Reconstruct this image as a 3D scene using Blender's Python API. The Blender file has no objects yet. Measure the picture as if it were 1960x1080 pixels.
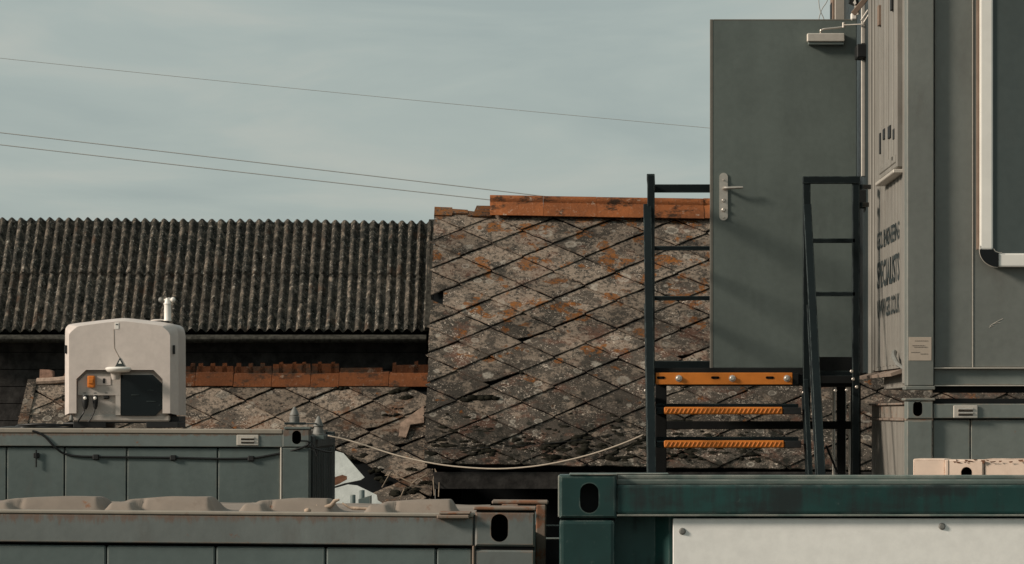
import bpy, bmesh, math, random
from mathutils import Vector, Matrix, noise as mn
random.seed(7)
R = math.radians
scene = bpy.context.scene
COL = scene.collection

# ---------------------------------------------------------------- camera
F = 6560.0            # focal length in photo pixels (photo is 1960 wide)
CX, CY = 1095.0, 790.0  # principal point: verticals stay parallel (rise/shift lens)
H = 2.6
cam_d = bpy.data.cameras.new("camera")
cam_d.sensor_width = 36.0
cam_d.lens = 36.0 * F / 1960.0
cam_d.shift_x = (980.0 - CX) / 1960.0
cam_d.shift_y = (CY - 540.0) / 1960.0
cam_d.clip_start = 0.1
cam_d.clip_end = 2000.0
cam = bpy.data.objects.new("camera", cam_d)
cam.location = (0, 0, H)
cam.rotation_euler = (R(90), 0, 0)
COL.objects.link(cam)
scene.camera = cam

# ---------------------------------------------------------------- light
SUN_DIR = Vector((3.0, 1.0, -1.45)).normalized()      # direction the light travels
sun_el = math.asin(-SUN_DIR.z)
sun_az = math.atan2(-SUN_DIR.x, -SUN_DIR.y)
sd = bpy.data.lights.new("sun", 'SUN')
sd.energy = 4.3
sd.angle = R(10)
sd.color = (1.0, 0.87, 0.745)
sun = bpy.data.objects.new("sun", sd)
sun.rotation_euler = SUN_DIR.to_track_quat('-Z', 'Y').to_euler()
sun.location = (-30, -10, 30)
COL.objects.link(sun)

world = bpy.data.worlds.new("World")
scene.world = world
world.use_nodes = True
wt = world.node_tree
wt.nodes.clear()
def wn(t, **k):
    n = wt.nodes.new(t)
    for a, b in k.items():
        setattr(n, a, b)
    return n
w_out = wn('ShaderNodeOutputWorld')
w_bg = wn('ShaderNodeBackground')
w_bg.inputs['Strength'].default_value = 0.1
w_sky = wn('ShaderNodeTexSky', sky_type='NISHITA', sun_disc=False)
w_sky.sun_elevation = sun_el
w_sky.sun_rotation = sun_az % (2 * math.pi)
w_sky.air_density = 1.2
w_sky.dust_density = 2.0
w_tc = wn('ShaderNodeTexCoord')
w_map = wn('ShaderNodeMapping')
w_map.inputs['Scale'].default_value = (7, 7, 32)
w_map.inputs['Rotation'].default_value = (0, R(-4), 0)
w_no = wn('ShaderNodeTexNoise')
w_no.inputs['Scale'].default_value = 1.3
w_no.inputs['Detail'].default_value = 7
w_no.inputs['Roughness'].default_value = 0.52
w_no.inputs['Distortion'].default_value = 0.5
w_rp = wn('ShaderNodeValToRGB')
w_rp.color_ramp.elements[0].position = 0.36
w_rp.color_ramp.elements[0].color = (3.55, 4.18, 4.08, 1)
w_rp.color_ramp.elements[1].position = 0.66
w_rp.color_ramp.elements[1].color = (4.75, 5.05, 4.68, 1)
e_ = w_rp.color_ramp.elements.new(0.5)
e_.color = (4.0, 4.6, 4.4, 1)
w_mx = wn('ShaderNodeMix', data_type='RGBA')
w_mx.inputs[0].default_value = 0.9
L_ = wt.links.new
L_(w_tc.outputs['Generated'], w_map.inputs['Vector'])
L_(w_map.outputs['Vector'], w_no.inputs['Vector'])
L_(w_no.outputs['Fac'], w_rp.inputs['Fac'])
L_(w_sky.outputs['Color'], w_mx.inputs[6])
L_(w_rp.outputs['Color'], w_mx.inputs[7])
L_(w_mx.outputs[2], w_bg.inputs['Color'])
L_(w_bg.outputs['Background'], w_out.inputs['Surface'])

scene.view_settings.view_transform = 'Standard'
scene.view_settings.look = 'None'
scene.view_settings.exposure = 0.0
scene.view_settings.gamma = 1.0
scene.view_settings.use_curve_mapping = False
scene.render.engine = 'CYCLES'
scene.cycles.max_bounces = 5
scene.cycles.use_denoising = True
scene.render.filter_size = 1.7

# ---------------------------------------------------------------- pixel -> world
def X(px, D): return (px - CX) / F * D
def Z(py, D): return H - (py - CY) / F * D
def W(px, py, D): return Vector((X(px, D), D, Z(py, D)))

# ---------------------------------------------------------------- materials
class NT:
    def __init__(s, name):
        s.m = bpy.data.materials.new(name)
        s.m.use_nodes = True
        s.t = s.m.node_tree
        s.t.nodes.clear()
        s.out = s.t.nodes.new('ShaderNodeOutputMaterial')
        s.b = s.t.nodes.new('ShaderNodeBsdfPrincipled')
        s.t.links.new(s.b.outputs[0], s.out.inputs[0])
    def link(s, a, b): s.t.links.new(a, b)
    def setin(s, sock, v):
        if isinstance(v, bpy.types.NodeSocket): s.link(v, sock)
        elif isinstance(v, (tuple, list)) and len(v) == 3 and sock.type == 'RGBA': sock.default_value = (*v, 1)
        else: sock.default_value = v
    def pos(s, kind='Position'):
        if kind == 'Position':
            return s.t.nodes.new('ShaderNodeNewGeometry').outputs['Position']
        return s.t.nodes.new('ShaderNodeTexCoord').outputs[kind]
    def map(s, v, scale=(1, 1, 1), loc=(0, 0, 0)):
        n = s.t.nodes.new('ShaderNodeMapping')
        s.link(v, n.inputs['Vector'])
        n.inputs['Scale'].default_value = scale
        n.inputs['Location'].default_value = loc
        return n.outputs[0]
    def noise(s, v, scale, detail=4, rough=.55, dist=0, out='Fac'):
        n = s.t.nodes.new('ShaderNodeTexNoise')
        s.link(v, n.inputs['Vector'])
        n.inputs['Scale'].default_value = scale
        n.inputs['Detail'].default_value = detail
        n.inputs['Roughness'].default_value = rough
        n.inputs['Distortion'].default_value = dist
        return n.outputs[out]
    def voro(s, v, scale, feature='F1', rnd=1.0):
        n = s.t.nodes.new('ShaderNodeTexVoronoi')
        n.feature = feature
        s.link(v, n.inputs['Vector'])
        n.inputs['Scale'].default_value = scale
        n.inputs['Randomness'].default_value = rnd
        return n
    def step(s, v, a, b, lo=0.0, hi=1.0):
        n = s.t.nodes.new('ShaderNodeMapRange')
        n.interpolation_type = 'SMOOTHSTEP'
        s.setin(n.inputs['Value'], v)
        n.inputs['From Min'].default_value = a
        n.inputs['From Max'].default_value = b
        n.inputs['To Min'].default_value = lo
        n.inputs['To Max'].default_value = hi
        return n.outputs[0]
    def math(s, op, a, b=0.0, c=None):
        n = s.t.nodes.new('ShaderNodeMath')
        n.operation = op
        s.setin(n.inputs[0], a)
        s.setin(n.inputs[1], b)
        if c is not None: s.setin(n.inputs[2], c)
        return n.outputs[0]
    def mix(s, f, a, b, mode='MIX'):
        n = s.t.nodes.new('ShaderNodeMix')
        n.data_type = 'RGBA'
        n.blend_type = mode
        s.setin(n.inputs[0], f)
        s.setin(n.inputs[6], a)
        s.setin(n.inputs[7], b)
        return n.outputs[2]
    def scale(s, colr, f):
        n = s.t.nodes.new('ShaderNodeVectorMath')
        n.operation = 'SCALE'
        s.setin(n.inputs[0], colr)
        s.setin(n.inputs['Scale'], f)
        return n.outputs[0]
    def sep(s, v):
        n = s.t.nodes.new('ShaderNodeSeparateXYZ')
        s.link(v, n.inputs[0])
        return n.outputs
    def rnd(s):
        return s.t.nodes.new('ShaderNodeObjectInfo').outputs['Random']
    def bump(s, h, strength=.4, dist=.01):
        n = s.t.nodes.new('ShaderNodeBump')
        n.inputs['Strength'].default_value = strength
        n.inputs['Distance'].default_value = dist
        s.link(h, n.inputs['Height'])
        s.link(n.outputs[0], s.b.inputs['Normal'])
    def edge(s, radius=.008):
        n = s.t.nodes.new('ShaderNodeBevel')
        n.samples = 4
        n.inputs['Radius'].default_value = radius
        g = s.t.nodes.new('ShaderNodeNewGeometry')
        d = s.t.nodes.new('ShaderNodeVectorMath')
        d.operation = 'DOT_PRODUCT'
        s.link(n.outputs[0], d.inputs[0])
        s.link(g.outputs['Normal'], d.inputs[1])
        return s.step(d.outputs['Value'], .985, .9)
    def done(s, colr, rough=.6, metal=0.0, spec=.35):
        s.setin(s.b.inputs['Base Color'], colr)
        s.setin(s.b.inputs['Roughness'], rough)
        s.b.inputs['Metallic'].default_value = metal
        s.b.inputs['Specular IOR Level'].default_value = spec
        return s.m

def paint(name, col, rough=.5, var=.14, streak=.10, dirt=.35, rust=0.0, rust_z=None, edge=0.0, edge_col=(.30, .27, .23), spec=.35, dirtcol=(.085, .07, .058)):
    """weathered painted metal: mottling, run-down streaks, dirt, optional rust band below rust_z"""
    n = NT(name)
    p = n.pos()
    big = n.noise(p, 1.7, 5, .6)
    fine = n.noise(p, 24, 4, .6)
    st = n.noise(n.map(p, (5, 5, .5)), 1.5, 3, .5)
    f = n.math('ADD', n.step(big, .25, .75, 1 - var, 1 + var), n.step(st, .3, .7, -streak * .7, streak * .7))
    f = n.math('ADD', f, n.step(fine, .3, .7, -.04, .04))
    c = n.scale(col, f)
    if dirt:
        dm = n.math('MULTIPLY', n.step(n.noise(n.map(p, (3, 3, 1.1)), 2.2, 8, .68), .52, .74), dirt)
        c = n.mix(dm, c, dirtcol)
    if edge:
        em = n.math('MULTIPLY', n.edge(), n.step(n.noise(p, 14, 5, .6), .36, .6))
        c = n.mix(n.math('MULTIPLY', em, edge), c, edge_col)
    if rust:
        rm = n.step(n.noise(p, 7.5, 9, .7), .66 - .1 * rust, .72 - .1 * rust)
        rcol = n.mix(n.noise(p, 40, 4), (.11, .045, .022), (.27, .12, .06))
        c = n.mix(n.math('MULTIPLY', rm, .9), c, rcol)
        if rust_z:
            z = n.sep(p)[2]
            band = n.step(z, rust_z[0], rust_z[1])
            drip = n.noise(n.map(p, (42, 42, 12)), 1.0, 8, .75)
            thr = n.math('SUBTRACT', n.math('ADD', drip, n.math('MULTIPLY', band, .38)), .74)
            c = n.mix(n.math('MULTIPLY', n.step(thr, -.02, .20), .62), c, n.mix(.45, rcol, (.10, .07, .05)))
    n.bump(n.noise(p, 30, 5, .6), .06, .01)
    return n.done(c, n.step(fine, .2, .8, rough - .08, rough + .1), 0.0, spec)

def grimy(name, col, grime, rough=.5, spec=.35):
    """old gloss paint with blotchy black grime, run-down streaks and a few bare scuffs"""
    n = NT(name)
    p = n.pos()
    c = n.scale(col, n.step(n.noise(p, 2.3, 6, .6), .25, .75, .72, 1.3))
    blot = n.noise(n.map(p, (1.0, 1, 2.2), (4, 0, 9)), 2.1, 7, .62)
    runs = n.noise(n.map(p, (26, 26, 2.2)), 1.0, 6, .7)
    m = n.math('ADD', blot, n.math('MULTIPLY', n.math('SUBTRACT', runs, .5), .45))
    c = n.mix(n.math('MULTIPLY', n.step(m, .47, .66), .9), c, grime)
    spots = n.noise(p, 34, 6, .7)
    c = n.mix(n.math('MULTIPLY', n.step(spots, .62, .72), .35), c, (.10, .13, .12))
    em = n.math('MULTIPLY', n.edge(), n.step(n.noise(p, 16, 5, .6), .38, .6))
    c = n.mix(n.math('MULTIPLY', em, .4), c, (.24, .27, .24))
    n.bump(n.noise(p, 9, 6, .6), .12, .01)
    return n.done(c, n.step(m, .4, .7, rough - .1, rough + .25), 0, spec)

def plain(name, col, rough=.5, metal=0.0, var=.15, scale=12, spec=.35, bump=0.0):
    n = NT(name)
    p = n.pos()
    c = n.scale(col, n.step(n.noise(p, scale, 5, .6), .25, .75, 1 - var, 1 + var))
    if bump: n.bump(n.noise(p, scale * 4, 4, .6), bump, .008)
    return n.done(c, rough, metal, spec)

def lichen_tile(name, zref, zspan, warm=1.0, orange=1.0):
    """old fibre cement tile crusted with lichen; zref..zref+zspan runs from eave to ridge"""
    n = NT(name)
    p = n.pos()
    z = n.sep(p)[2]
    up = n.step(z, zref, zref + zspan)                 # lichen species change from eave to ridge
    off = n.t.nodes.new('ShaderNodeVectorMath')          # each tile weathers on its own
    off.operation = 'ADD'
    n.link(p, off.inputs[0])
    cmb = n.t.nodes.new('ShaderNodeCombineXYZ')
    rr = n.rnd()
    n.link(n.math('MULTIPLY', rr, 37.0), cmb.inputs[0])
    n.link(n.math('MULTIPLY', rr, 91.0), cmb.inputs[1])
    n.link(cmb.outputs[0], off.inputs[1])
    q = off.outputs[0]
    base = n.mix(n.step(n.noise(q, 2.4, 7, .65), .34, .66), (.050, .045, .037), (.092, .076, .061))
    base = n.mix(n.math('MULTIPLY', n.step(n.noise(n.map(p, (1, 1, 1), (31, 2, 7)), 3.4, 6, .65), .52, .64), .75), base, (.145 * warm, .072 * warm, .048))
    f1 = n.noise(q, 30, 6, .76)
    f2 = n.noise(n.map(q, (1, 1, 1), (7, 3, 1)), 44, 5, .78, 1.2)
    pk = n.noise(n.map(q, (1, 1, 1), (17, 13, 5)), 4.2, 4, .6)
    c = n.mix(n.math('MULTIPLY', n.step(f1, .56, .66), .65), base, (.185, .148, .118))
    c = n.mix(n.step(f1, .43, .35), c, (.022, .019, .016))
    fl = n.math('ADD', f2, n.math('MULTIPLY', n.math('SUBTRACT', pk, .5), .30))
    c = n.mix(n.step(fl, .56, .62), c, (.27, .215, .17))
    c = n.mix(n.step(fl, .605, .64), c, (.70, .59, .48))
    # pale crust patches, denser near the ridge
    pale_t = n.math('ADD', n.noise(n.map(p, (1, 1, 1), (2, 9, 4)), 4.6, 9, .72), n.math('MULTIPLY', up, .12))
    pm = n.math('MULTIPLY', n.step(pale_t, .555, .63), n.step(f1, .40, .54))
    c = n.mix(n.math('MULTIPLY', pm, .82), c, (.30, .235, .18))
    # ring lichens
    for sc, off, r0, sel in ((4.6, (0, 0, 0), .24, .80), (9.5, (5, 2, 8), .30, .80)):
        v = n.voro(n.map(p, (1, 1, 1), off), sc)
        wob = n.math('ADD', v.outputs['Distance'], n.math('MULTIPLY', n.math('SUBTRACT', n.noise(p, 24, 5, .75), .5), .34))
        cs = n.sep(v.outputs['Color'])
        ring = n.math('MULTIPLY', n.step(wob, r0 - .11, r0 - .03), n.step(wob, r0 + .07, r0))
        ins = n.math('MULTIPLY', n.step(wob, r0, r0 - .05), .35)
        mk = n.math('MULTIPLY', n.math('MAXIMUM', ring, ins), n.step(cs[0], sel, sel + .05))
        mk = n.math('MULTIPLY', mk, n.step(f2, .34, .52))
        c = n.mix(n.math('MULTIPLY', mk, .85), c, (.37, .33, .275))
    # orange lichen
    ot = n.math('ADD', n.noise(n.map(p, (1, 1, 1), (11, 4, 6)), 5.6, 5, .55), n.math('MULTIPLY', up, .135 * orange))
    om = n.math('MULTIPLY', n.step(ot, .685, .735), n.step(f1, .36, .56))
    c = n.mix(n.math('MULTIPLY', om, .9), c, n.mix(n.step(f1, .35, .65), (.10, .036, .009), (.27, .092, .014)))
    # dark moss film near the eave
    mt = n.math('SUBTRACT', n.noise(n.map(p, (1.5, 1, 1.5), (3, 3, 3)), 6.0, 8, .7), n.math('MULTIPLY', up, .35))
    c = n.mix(n.math('MULTIPLY', n.step(mt, .47, .56), .85), c, (.016, .017, .013))
    c = n.scale(c, n.step(n.rnd(), 0, 1, .58, 1.0))
    n.bump(n.math('ADD', f1, n.math('MULTIPLY', f2, .6)), .75, .012)
    return n.done(c, .95, 0, .12)

def terracotta(name, dark=1.0):
    n = NT(name)
    p = n.pos()
    f1 = n.noise(p, 40, 6, .7)
    c = n.mix(n.step(n.noise(p, 3, 7, .65), .3, .7), (.17 * dark, .062 * dark, .026 * dark), (.30 * dark, .10 * dark, .034 * dark))
    c = n.mix(n.step(f1, .56, .7), c, (.33 * dark, .17 * dark, .10 * dark))
    c = n.mix(n.step(n.noise(n.map(p, (.8, 1, 1.6), (4, 1, 2)), 5, 8, .74), .50, .62), c, (.040, .024, .015))
    c = n.mix(n.step(n.noise(n.map(p, (1, 1, 1), (9, 1, 5)), 12, 8, .7), .60, .68), c, (.36 * dark, .26 * dark, .19 * dark))
    c = n.scale(c, n.step(n.rnd(), 0, 1, .75, 1.2))
    n.bump(f1, .6, .01)
    return n.done(c, .9, 0, .15)

def corrugate_mat():
    n = NT("lichened_corrugated_cement")
    p = n.pos()
    f1 = n.noise(p, 17, 7, .78)
    f2 = n.noise(n.map(p, (1, 1, 1), (3, 7, 1)), 31, 5, .78)
    c = n.mix(n.step(n.noise(p, 2.2, 6, .65), .3, .7), (.088, .090, .080), (.165, .146, .120))
    c = n.mix(n.step(f1, .52, .60), c, (.40, .335, .265))
    c = n.mix(n.step(f1, .46, .38), c, (.018, .019, .016))
    c = n.mix(n.step(f2, .585, .63), c, (.74, .68, .58))
    c = n.mix(n.math('MULTIPLY', n.step(n.noise(n.map(p, (1, 1, 1), (8, 1, 2)), 5, 8, .7), .58, .68), .7), c, (.20, .125, .085))
    c = n.scale(c, n.step(n.rnd(), 0, 1, .9, 1.1))
    n.bump(n.math('ADD', f1, f2), 1.0, .02)
    return n.done(c, .95, 0, .1)

M = {}
M['grey_front'] = paint('grey_container_paint', (.146, .156, .141), .5, .10, .05, .25, edge=.55, edge_col=(.30, .25, .2))
M['grey_lower'] = paint('grey_green_container_paint', (.150, .170, .155), .5, .12, .06, .3, rust=.25, edge=.7, edge_col=(.33, .22, .15))
M['grey_end'] = paint('grey_container_end_paint', (.190, .180, .158), .55, .08, .16, .4, dirtcol=(.12, .10, .08))
M['grey_mid'] = paint('grey_cabin_paint', (.090, .116, .110), .55, .12, .07, .3, edge=.6, edge_col=(.28, .25, .2))
M['grey_rail'] = paint('grey_cabin_rail_paint', (.125, .150, .142), .55, .12, .08, .35, rust=.15, rust_z=(Z(841, 22.5), Z(831, 22.5)), edge=.6, edge_col=(.28, .22, .17))
M['front_panel'] = paint('near_cabin_panel_paint', (.102, .131, .125), .5, .10, .05, .25, edge=.5, edge_col=(.25, .24, .21))
M['front_rail'] = paint('near_cabin_rail_paint', (.140, .156, .148), .55, .12, .10, .4, rust=.2, rust_z=(Z(1020, 10.9), Z(986, 10.9)), edge=.6, edge_col=(.30, .17, .10))
M['front_roof'] = paint('dusty_roof_sheet', (.22, .180, .145), .85, .2, .0, .7, rust=.3, dirtcol=(.13, .095, .072))
M['lip'] = paint('dusty_top_lip', (.25, .225, .185), .75, .12, .0, .35, rust=.45, edge=.5, edge_col=(.33, .27, .2))
M['cabin_end'] = paint('shaded_grimy_cabin_end', (.045, .052, .050), .6, .25, .3, .6, dirtcol=(.015, .016, .015))  # shade of this end put into a darker base colour, dark streaks over it
M['rusty'] = paint('rusty_steel', (.20, .155, .12), .8, .2, .1, .3, rust=1.5)
M['green'] = grimy('dark_green_container_paint', (.0115, .045, .041), (.012, .018, .018), .5, .3)
M['green_grimy'] = grimy('grimy_green_casting_paint', (.013, .040, .037), (.013, .018, .018), .5, .3)
M['green_pale'] = paint('weathered_green_flange_and_highlight', (.10, .13, .115), .55, .2, .1, .4, edge=.7, edge_col=(.36, .33, .28), dirtcol=(.03, .05, .045))
M['white_panel'] = paint('white_sheet_panel', (.80, .79, .745), .45, .03, .015, .06, dirtcol=(.45, .42, .36))
M['cream'] = paint('peeling_cream_paint', (.60, .47, .375), .7, .10, .04, .3, rust=.1, edge=.8, edge_col=(.20, .11, .07), dirtcol=(.36, .25, .18))
M['cream_front'] = M['cream']
M['door'] = paint('grey_door_paint', (.104, .126, .115), .4, .12, .05, .3, dirtcol=(.062, .072, .066), edge=.25, edge_col=(.2, .19, .17))
M['dark_frame'] = paint('dark_teal_frame_paint', (.013, .021, .023), .5, .2, .05, .2)
M['steel'] = plain('brushed_steel', (.55, .50, .44), .38, .75, .1, 40)
M['alu'] = plain('aluminium_and_edge_highlight', (.52, .48, .42), .42, .35, .06, 30)
M['galv'] = plain('galvanised_steel', (.17, .17, .155), .65, .15, .2, 30)
M['black_steel'] = paint('black_painted_steel', (.0042, .0085, .0096), .55, .25, .1, .3, edge=.7, edge_col=(.085, .11, .105), dirtcol=(.010, .011, .010), spec=.18)
M['black_dull'] = paint('black_steel_and_roof_shade', (.006, .007, .007), .7, .25, .1, .3, dirtcol=(.015, .013, .012), spec=.2)
M['orange'] = paint('orange_nosing_paint', (.50, .155, .018), .55, .12, .06, .35, dirtcol=(.22, .075, .02), rust=.1)
M['rubber'] = plain('black_rubber_and_shade', (.009, .010, .010), .6, 0, .2, 30)
M['black_gloss'] = plain('black_gloss_plastic', (.004, .0045, .005), .3, 0, .1, 10, .3)
M['white_frame'] = plain('white_aluminium_frame', (.76, .74, .68), .4, 0, .05, 6)
M['brown_strip'] = plain('brown_gasket', (.19, .135, .10), .7, 0, .15, 12)
M['board'] = paint('dark_grey_board', (.060, .076, .073), .5, .06, .02, .1)
M['sticker'] = plain('paper_sticker', (.40, .335, .27), .6, 0, .06, 20)
M['ink'] = plain('dark_ink', (.024, .032, .032), .6, 0, .25, 25)
M['shell'] = paint('off_white_plastic', (.54, .48, .435), .45, .05, .035, .22, dirtcol=(.34, .28, .235))
M['shell_in'] = paint('light_grey_plastic', (.42, .385, .345), .5, .06, .03, .3, dirtcol=(.24, .20, .17))
M['tinted'] = plain('tinted_window', (.006, .009, .010), .22, 0, .1, 6, .25)
M['orange_plastic'] = plain('orange_plastic', (.55, .16, .02), .35, 0, .1, 20)
M['white_plastic'] = plain('white_plastic', (.75, .72, .66), .3, 0, .03, 10)
M['cable'] = plain('black_cable', (.008, .009, .009), .5, 0, .1, 10)
M['rope'] = plain('pale_cord', (.31, .265, .21), .8, 0, .12, 60)
M['wire'] = plain('overhead_wire', (.38, .40, .39), .8, 0, .05, 5)
M['wood'] = plain('bleached_stick', (.42, .32, .24), .8, 0, .35, 30, .2, .4)
M['pale_sheet'] = plain('pale_fibre_cement', (.50, .53, .50), .75, 0, .12, 9, .2, .3)
M['sheet_rust'] = plain('brown_stained_cement', (.20, .10, .06), .85, 0, .3, 20, .2, .4)
M['tar_board'] = plain('tarred_timber_board', (.030, .028, .026), .8, 0, .6, 9, .15, .5)
M['void'] = plain('dark_deck_and_pocket_shade', (.0055, .0065, .007), .9, 0, .3, 8, .1)
M['fascia'] = plain('mossy_gutter', (.042, .040, .033), .9, 0, .6, 30, .15, .6)
M['moss'] = plain('dark_moss', (.016, .015, .011), 1, 0, .5, 30, .05, .8)
M['grass'] = plain('dry_stem', (.24, .19, .14), .9, 0, .3, 20, .1)
M['mortar'] = lichen_tile('lichened_mortar', 3.4, .3, 1.1, 3.6)
M['corr'] = corrugate_mat()
M['clay'] = terracotta('orange_ridge_clay', 1.0)
M['clay_low'] = terracotta('dull_ridge_clay', .56)
M['clay_dark'] = terracotta('sooty_ridge_clay', .36)
M['tile_big'] = lichen_tile('lichened_roof_tile', 1.95, 2.0)
M['tile_low'] = lichen_tile('lichened_low_roof_tile', 1.1, 1.9, 1.2, .35)
g = NT('yard_gravel')
gp = g.pos()
gc = g.mix(g.step(g.noise(gp, 1.2, 8, .65), .3, .7), (.07, .062, .053), (.15, .13, .11))
gc = g.mix(g.step(g.noise(gp, 40, 4, .7), .5, .7), gc, (.21, .19, .165))
g.bump(g.noise(gp, 40, 5, .7), .6, .02)
M['gravel'] = g.done(gc, .95, 0, .15)

# ---------------------------------------------------------------- mesh helpers
ROOTS = {}
class MB:
    def __init__(s): s.bm = bmesh.new(); s.slot = 0
    def box(s, x0, x1, y0, y1, z0, z1, b=.004, seg=1, rot=None, pivot=None):
        m = Matrix.Translation(((x0 + x1) / 2, (y0 + y1) / 2, (z0 + z1) / 2)) @ Matrix.Diagonal((abs(x1 - x0), abs(y1 - y0), abs(z1 - z0), 1))
        if rot is not None:
            pv = Vector(pivot) if pivot is not None else Vector(((x0 + x1) / 2, (y0 + y1) / 2, (z0 + z1) / 2))
            m = Matrix.Translation(pv) @ rot @ Matrix.Translation(-pv) @ m
        r = bmesh.ops.create_cube(s.bm, size=1.0, matrix=m)
        es = list({e for v in r['verts'] for e in v.link_edges})
        b = min(b, .3 * min(abs(x1 - x0), abs(y1 - y0), abs(z1 - z0)))
        fs = {f for v in r['verts'] for f in v.link_faces}
        for f in fs: f.material_index = s.slot
        if b > 0:
            q = bmesh.ops.bevel(s.bm, geom=es, offset=b, segments=seg, affect='EDGES', profile=.6)
            for f in q['faces']: f.material_index = s.slot
        return s
    def pbox(s, px0, px1, py0, py1, D, depth, b=.004, seg=1):
        """box whose front face at distance D covers that photo rectangle"""
        return s.box(X(px0, D), X(px1, D), D, D + depth, Z(py1, D), Z(py0, D), b, seg)
    def poly_prism(s, pts, off):
        """pts: list of Vectors (planar loop); off: Vector extrusion"""
        a = [s.bm.verts.new(p) for p in pts]
        c = [s.bm.verts.new(Vector(p) + off) for p in pts]
        n = len(a)
        fs = [s.bm.faces.new(a), s.bm.faces.new(list(reversed(c)))]
        for i in range(n):
            fs.append(s.bm.faces.new((a[(i + 1) % n], a[i], c[i], c[(i + 1) % n])))
        for f in fs: f.material_index = s.slot
        return s
    def loft(s, rings, caps=True, close=True):
        vs = [[s.bm.verts.new(p) for p in r] for r in rings]
        n = len(vs[0])
        for a, b in zip(vs, vs[1:]):
            for i in range(n if close else n - 1):
                f = s.bm.faces.new((a[i], a[(i + 1) % n], b[(i + 1) % n], b[i]))
                f.material_index = s.slot
        if caps:
            s.bm.faces.new(list(reversed(vs[0]))).material_index = s.slot
            s.bm.faces.new(vs[-1]).material_index = s.slot
        return s
    def tube(s, pts, r, n=8, caps=True):
        pts = [Vector(p) for p in pts]
        rings = []
        prev = None
        for i, p in enumerate(pts):
            t = (pts[min(i + 1, len(pts) - 1)] - pts[max(i - 1, 0)]).normalized()
            if prev is None:
                a = t.cross(Vector((0, 0, 1)))
                if a.length < 1e-3: a = t.cross(Vector((0, 1, 0)))
            else:
                a = prev - t * prev.dot(t)
            a.normalize(); prev = a
            b = t.cross(a)
            rr = r[i] if isinstance(r, (list, tuple)) else r
            rings.append([p + (a * math.cos(2 * math.pi * k / n) + b * math.sin(2 * math.pi * k / n)) * rr for k in range(n)])
        return s.loft(rings, caps)
    def bar(s, p0, p1, w, d, up=Vector((0, 0, 1)), b=.003):
        """rectangular bar from p0 to p1; w across (x-ish), d the other way"""
        p0, p1 = Vector(p0), Vector(p1)
        t = (p1 - p0); L = t.length; t.normalize()
        a = Vector((1, 0, 0)) - t * t.x
        if a.length < .2: a = Vector((0, 0, 1)) - t * t.z
        a.normalize(); c = t.cross(a)
        m = Matrix((a, c, t)).transposed().to_4x4()
        m.translation = (p0 + p1) / 2
        r = bmesh.ops.create_cube(s.bm, size=1.0, matrix=m @ Matrix.Diagonal((w, d, L, 1)))
        es = list({e for v in r['verts'] for e in v.link_edges})
        if b: bmesh.ops.bevel(s.bm, geom=es, offset=min(b, .3 * min(w, d, L)), segments=1, affect='EDGES')
        return s
    def lathe(s, prof, c, axis=Vector((0, 0, 1)), n=20):
        """prof: (radius, height) list"""
        axis = Vector(axis).normalized()
        a = axis.cross(Vector((0, 1, 0)))
        if a.length < .1: a = axis.cross(Vector((1, 0, 0)))
        a.normalize(); b = axis.cross(a)
        rings = [[Vector(c) + axis * h + (a * math.cos(2 * math.pi * k / n) + b * math.sin(2 * math.pi * k / n)) * max(r, 1e-4) for k in range(n)] for r, h in prof]
        return s.loft(rings)
    def casting(s, px0, px1, py0, py1, D, depth, hx0, hx1, hy0, hy1, pocket=.09):
        """corner casting: block with an oval pocket in its front face (slot+1 lines the pocket)"""
        bm = s.bm; n = 28
        cx, cz = (X(hx0, D) + X(hx1, D)) / 2, (Z(hy0, D) + Z(hy1, D)) / 2
        rx, rz = abs(X(hx1, D) - X(hx0, D)) / 2, abs(Z(hy1, D) - Z(hy0, D)) / 2
        x0, x1, z0, z1 = X(px0, D), X(px1, D), Z(py1, D), Z(py0, D)
        b = .006
        ring, outer = [], []
        rr = min(rx, rz)
        for k in range(n):
            t = 2 * math.pi * k / n
            ct, st = math.cos(t), math.sin(t)
            ring.append((cx + (rx - rr) * (1 if ct > 0 else -1) * (abs(ct) > 1e-6) + rr * ct, cz + (rz - rr) * (1 if st > 0 else -1) * (abs(st) > 1e-6) + rr * st))
            # matching point on the rectangle
            dx, dz = ct * (x1 - x0), st * (z1 - z0)
            k2 = 1e9
            if abs(dx) > 1e-9: k2 = min(k2, ((x1 - b - cx) if dx > 0 else (x0 + b - cx)) / dx)
            if abs(dz) > 1e-9: k2 = min(k2, ((z1 - b - cz) if dz > 0 else (z0 + b - cz)) / dz)
            outer.append([cx + dx * k2, cz + dz * k2])
        for qx in (x0 + b, x1 - b):       # snap nearest outer points to the corners
            for qz in (z0 + b, z1 - b):
                o = min(outer, key=lambda q: (q[0] - qx) ** 2 + (q[1] - qz) ** 2)
                o[0], o[1] = qx, qz
        vi = [bm.verts.new((x, D, z)) for x, z in ring]
        vo = [bm.verts.new((x, D, z)) for x, z in outer]
        vp = [bm.verts.new((x, D + pocket, z)) for x, z in ring]
        def out(q):
            return (q[0] + (b if q[0] > x1 - b - 1e-6 else -b if q[0] < x0 + b + 1e-6 else 0), q[1] + (b if q[1] > z1 - b - 1e-6 else -b if q[1] < z0 + b + 1e-6 else 0))
        vb = [bm.verts.new((out(q)[0], D + b, out(q)[1])) for q in outer]
        vc = [bm.verts.new((out(q)[0], D + depth, out(q)[1])) for q in outer]
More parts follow.
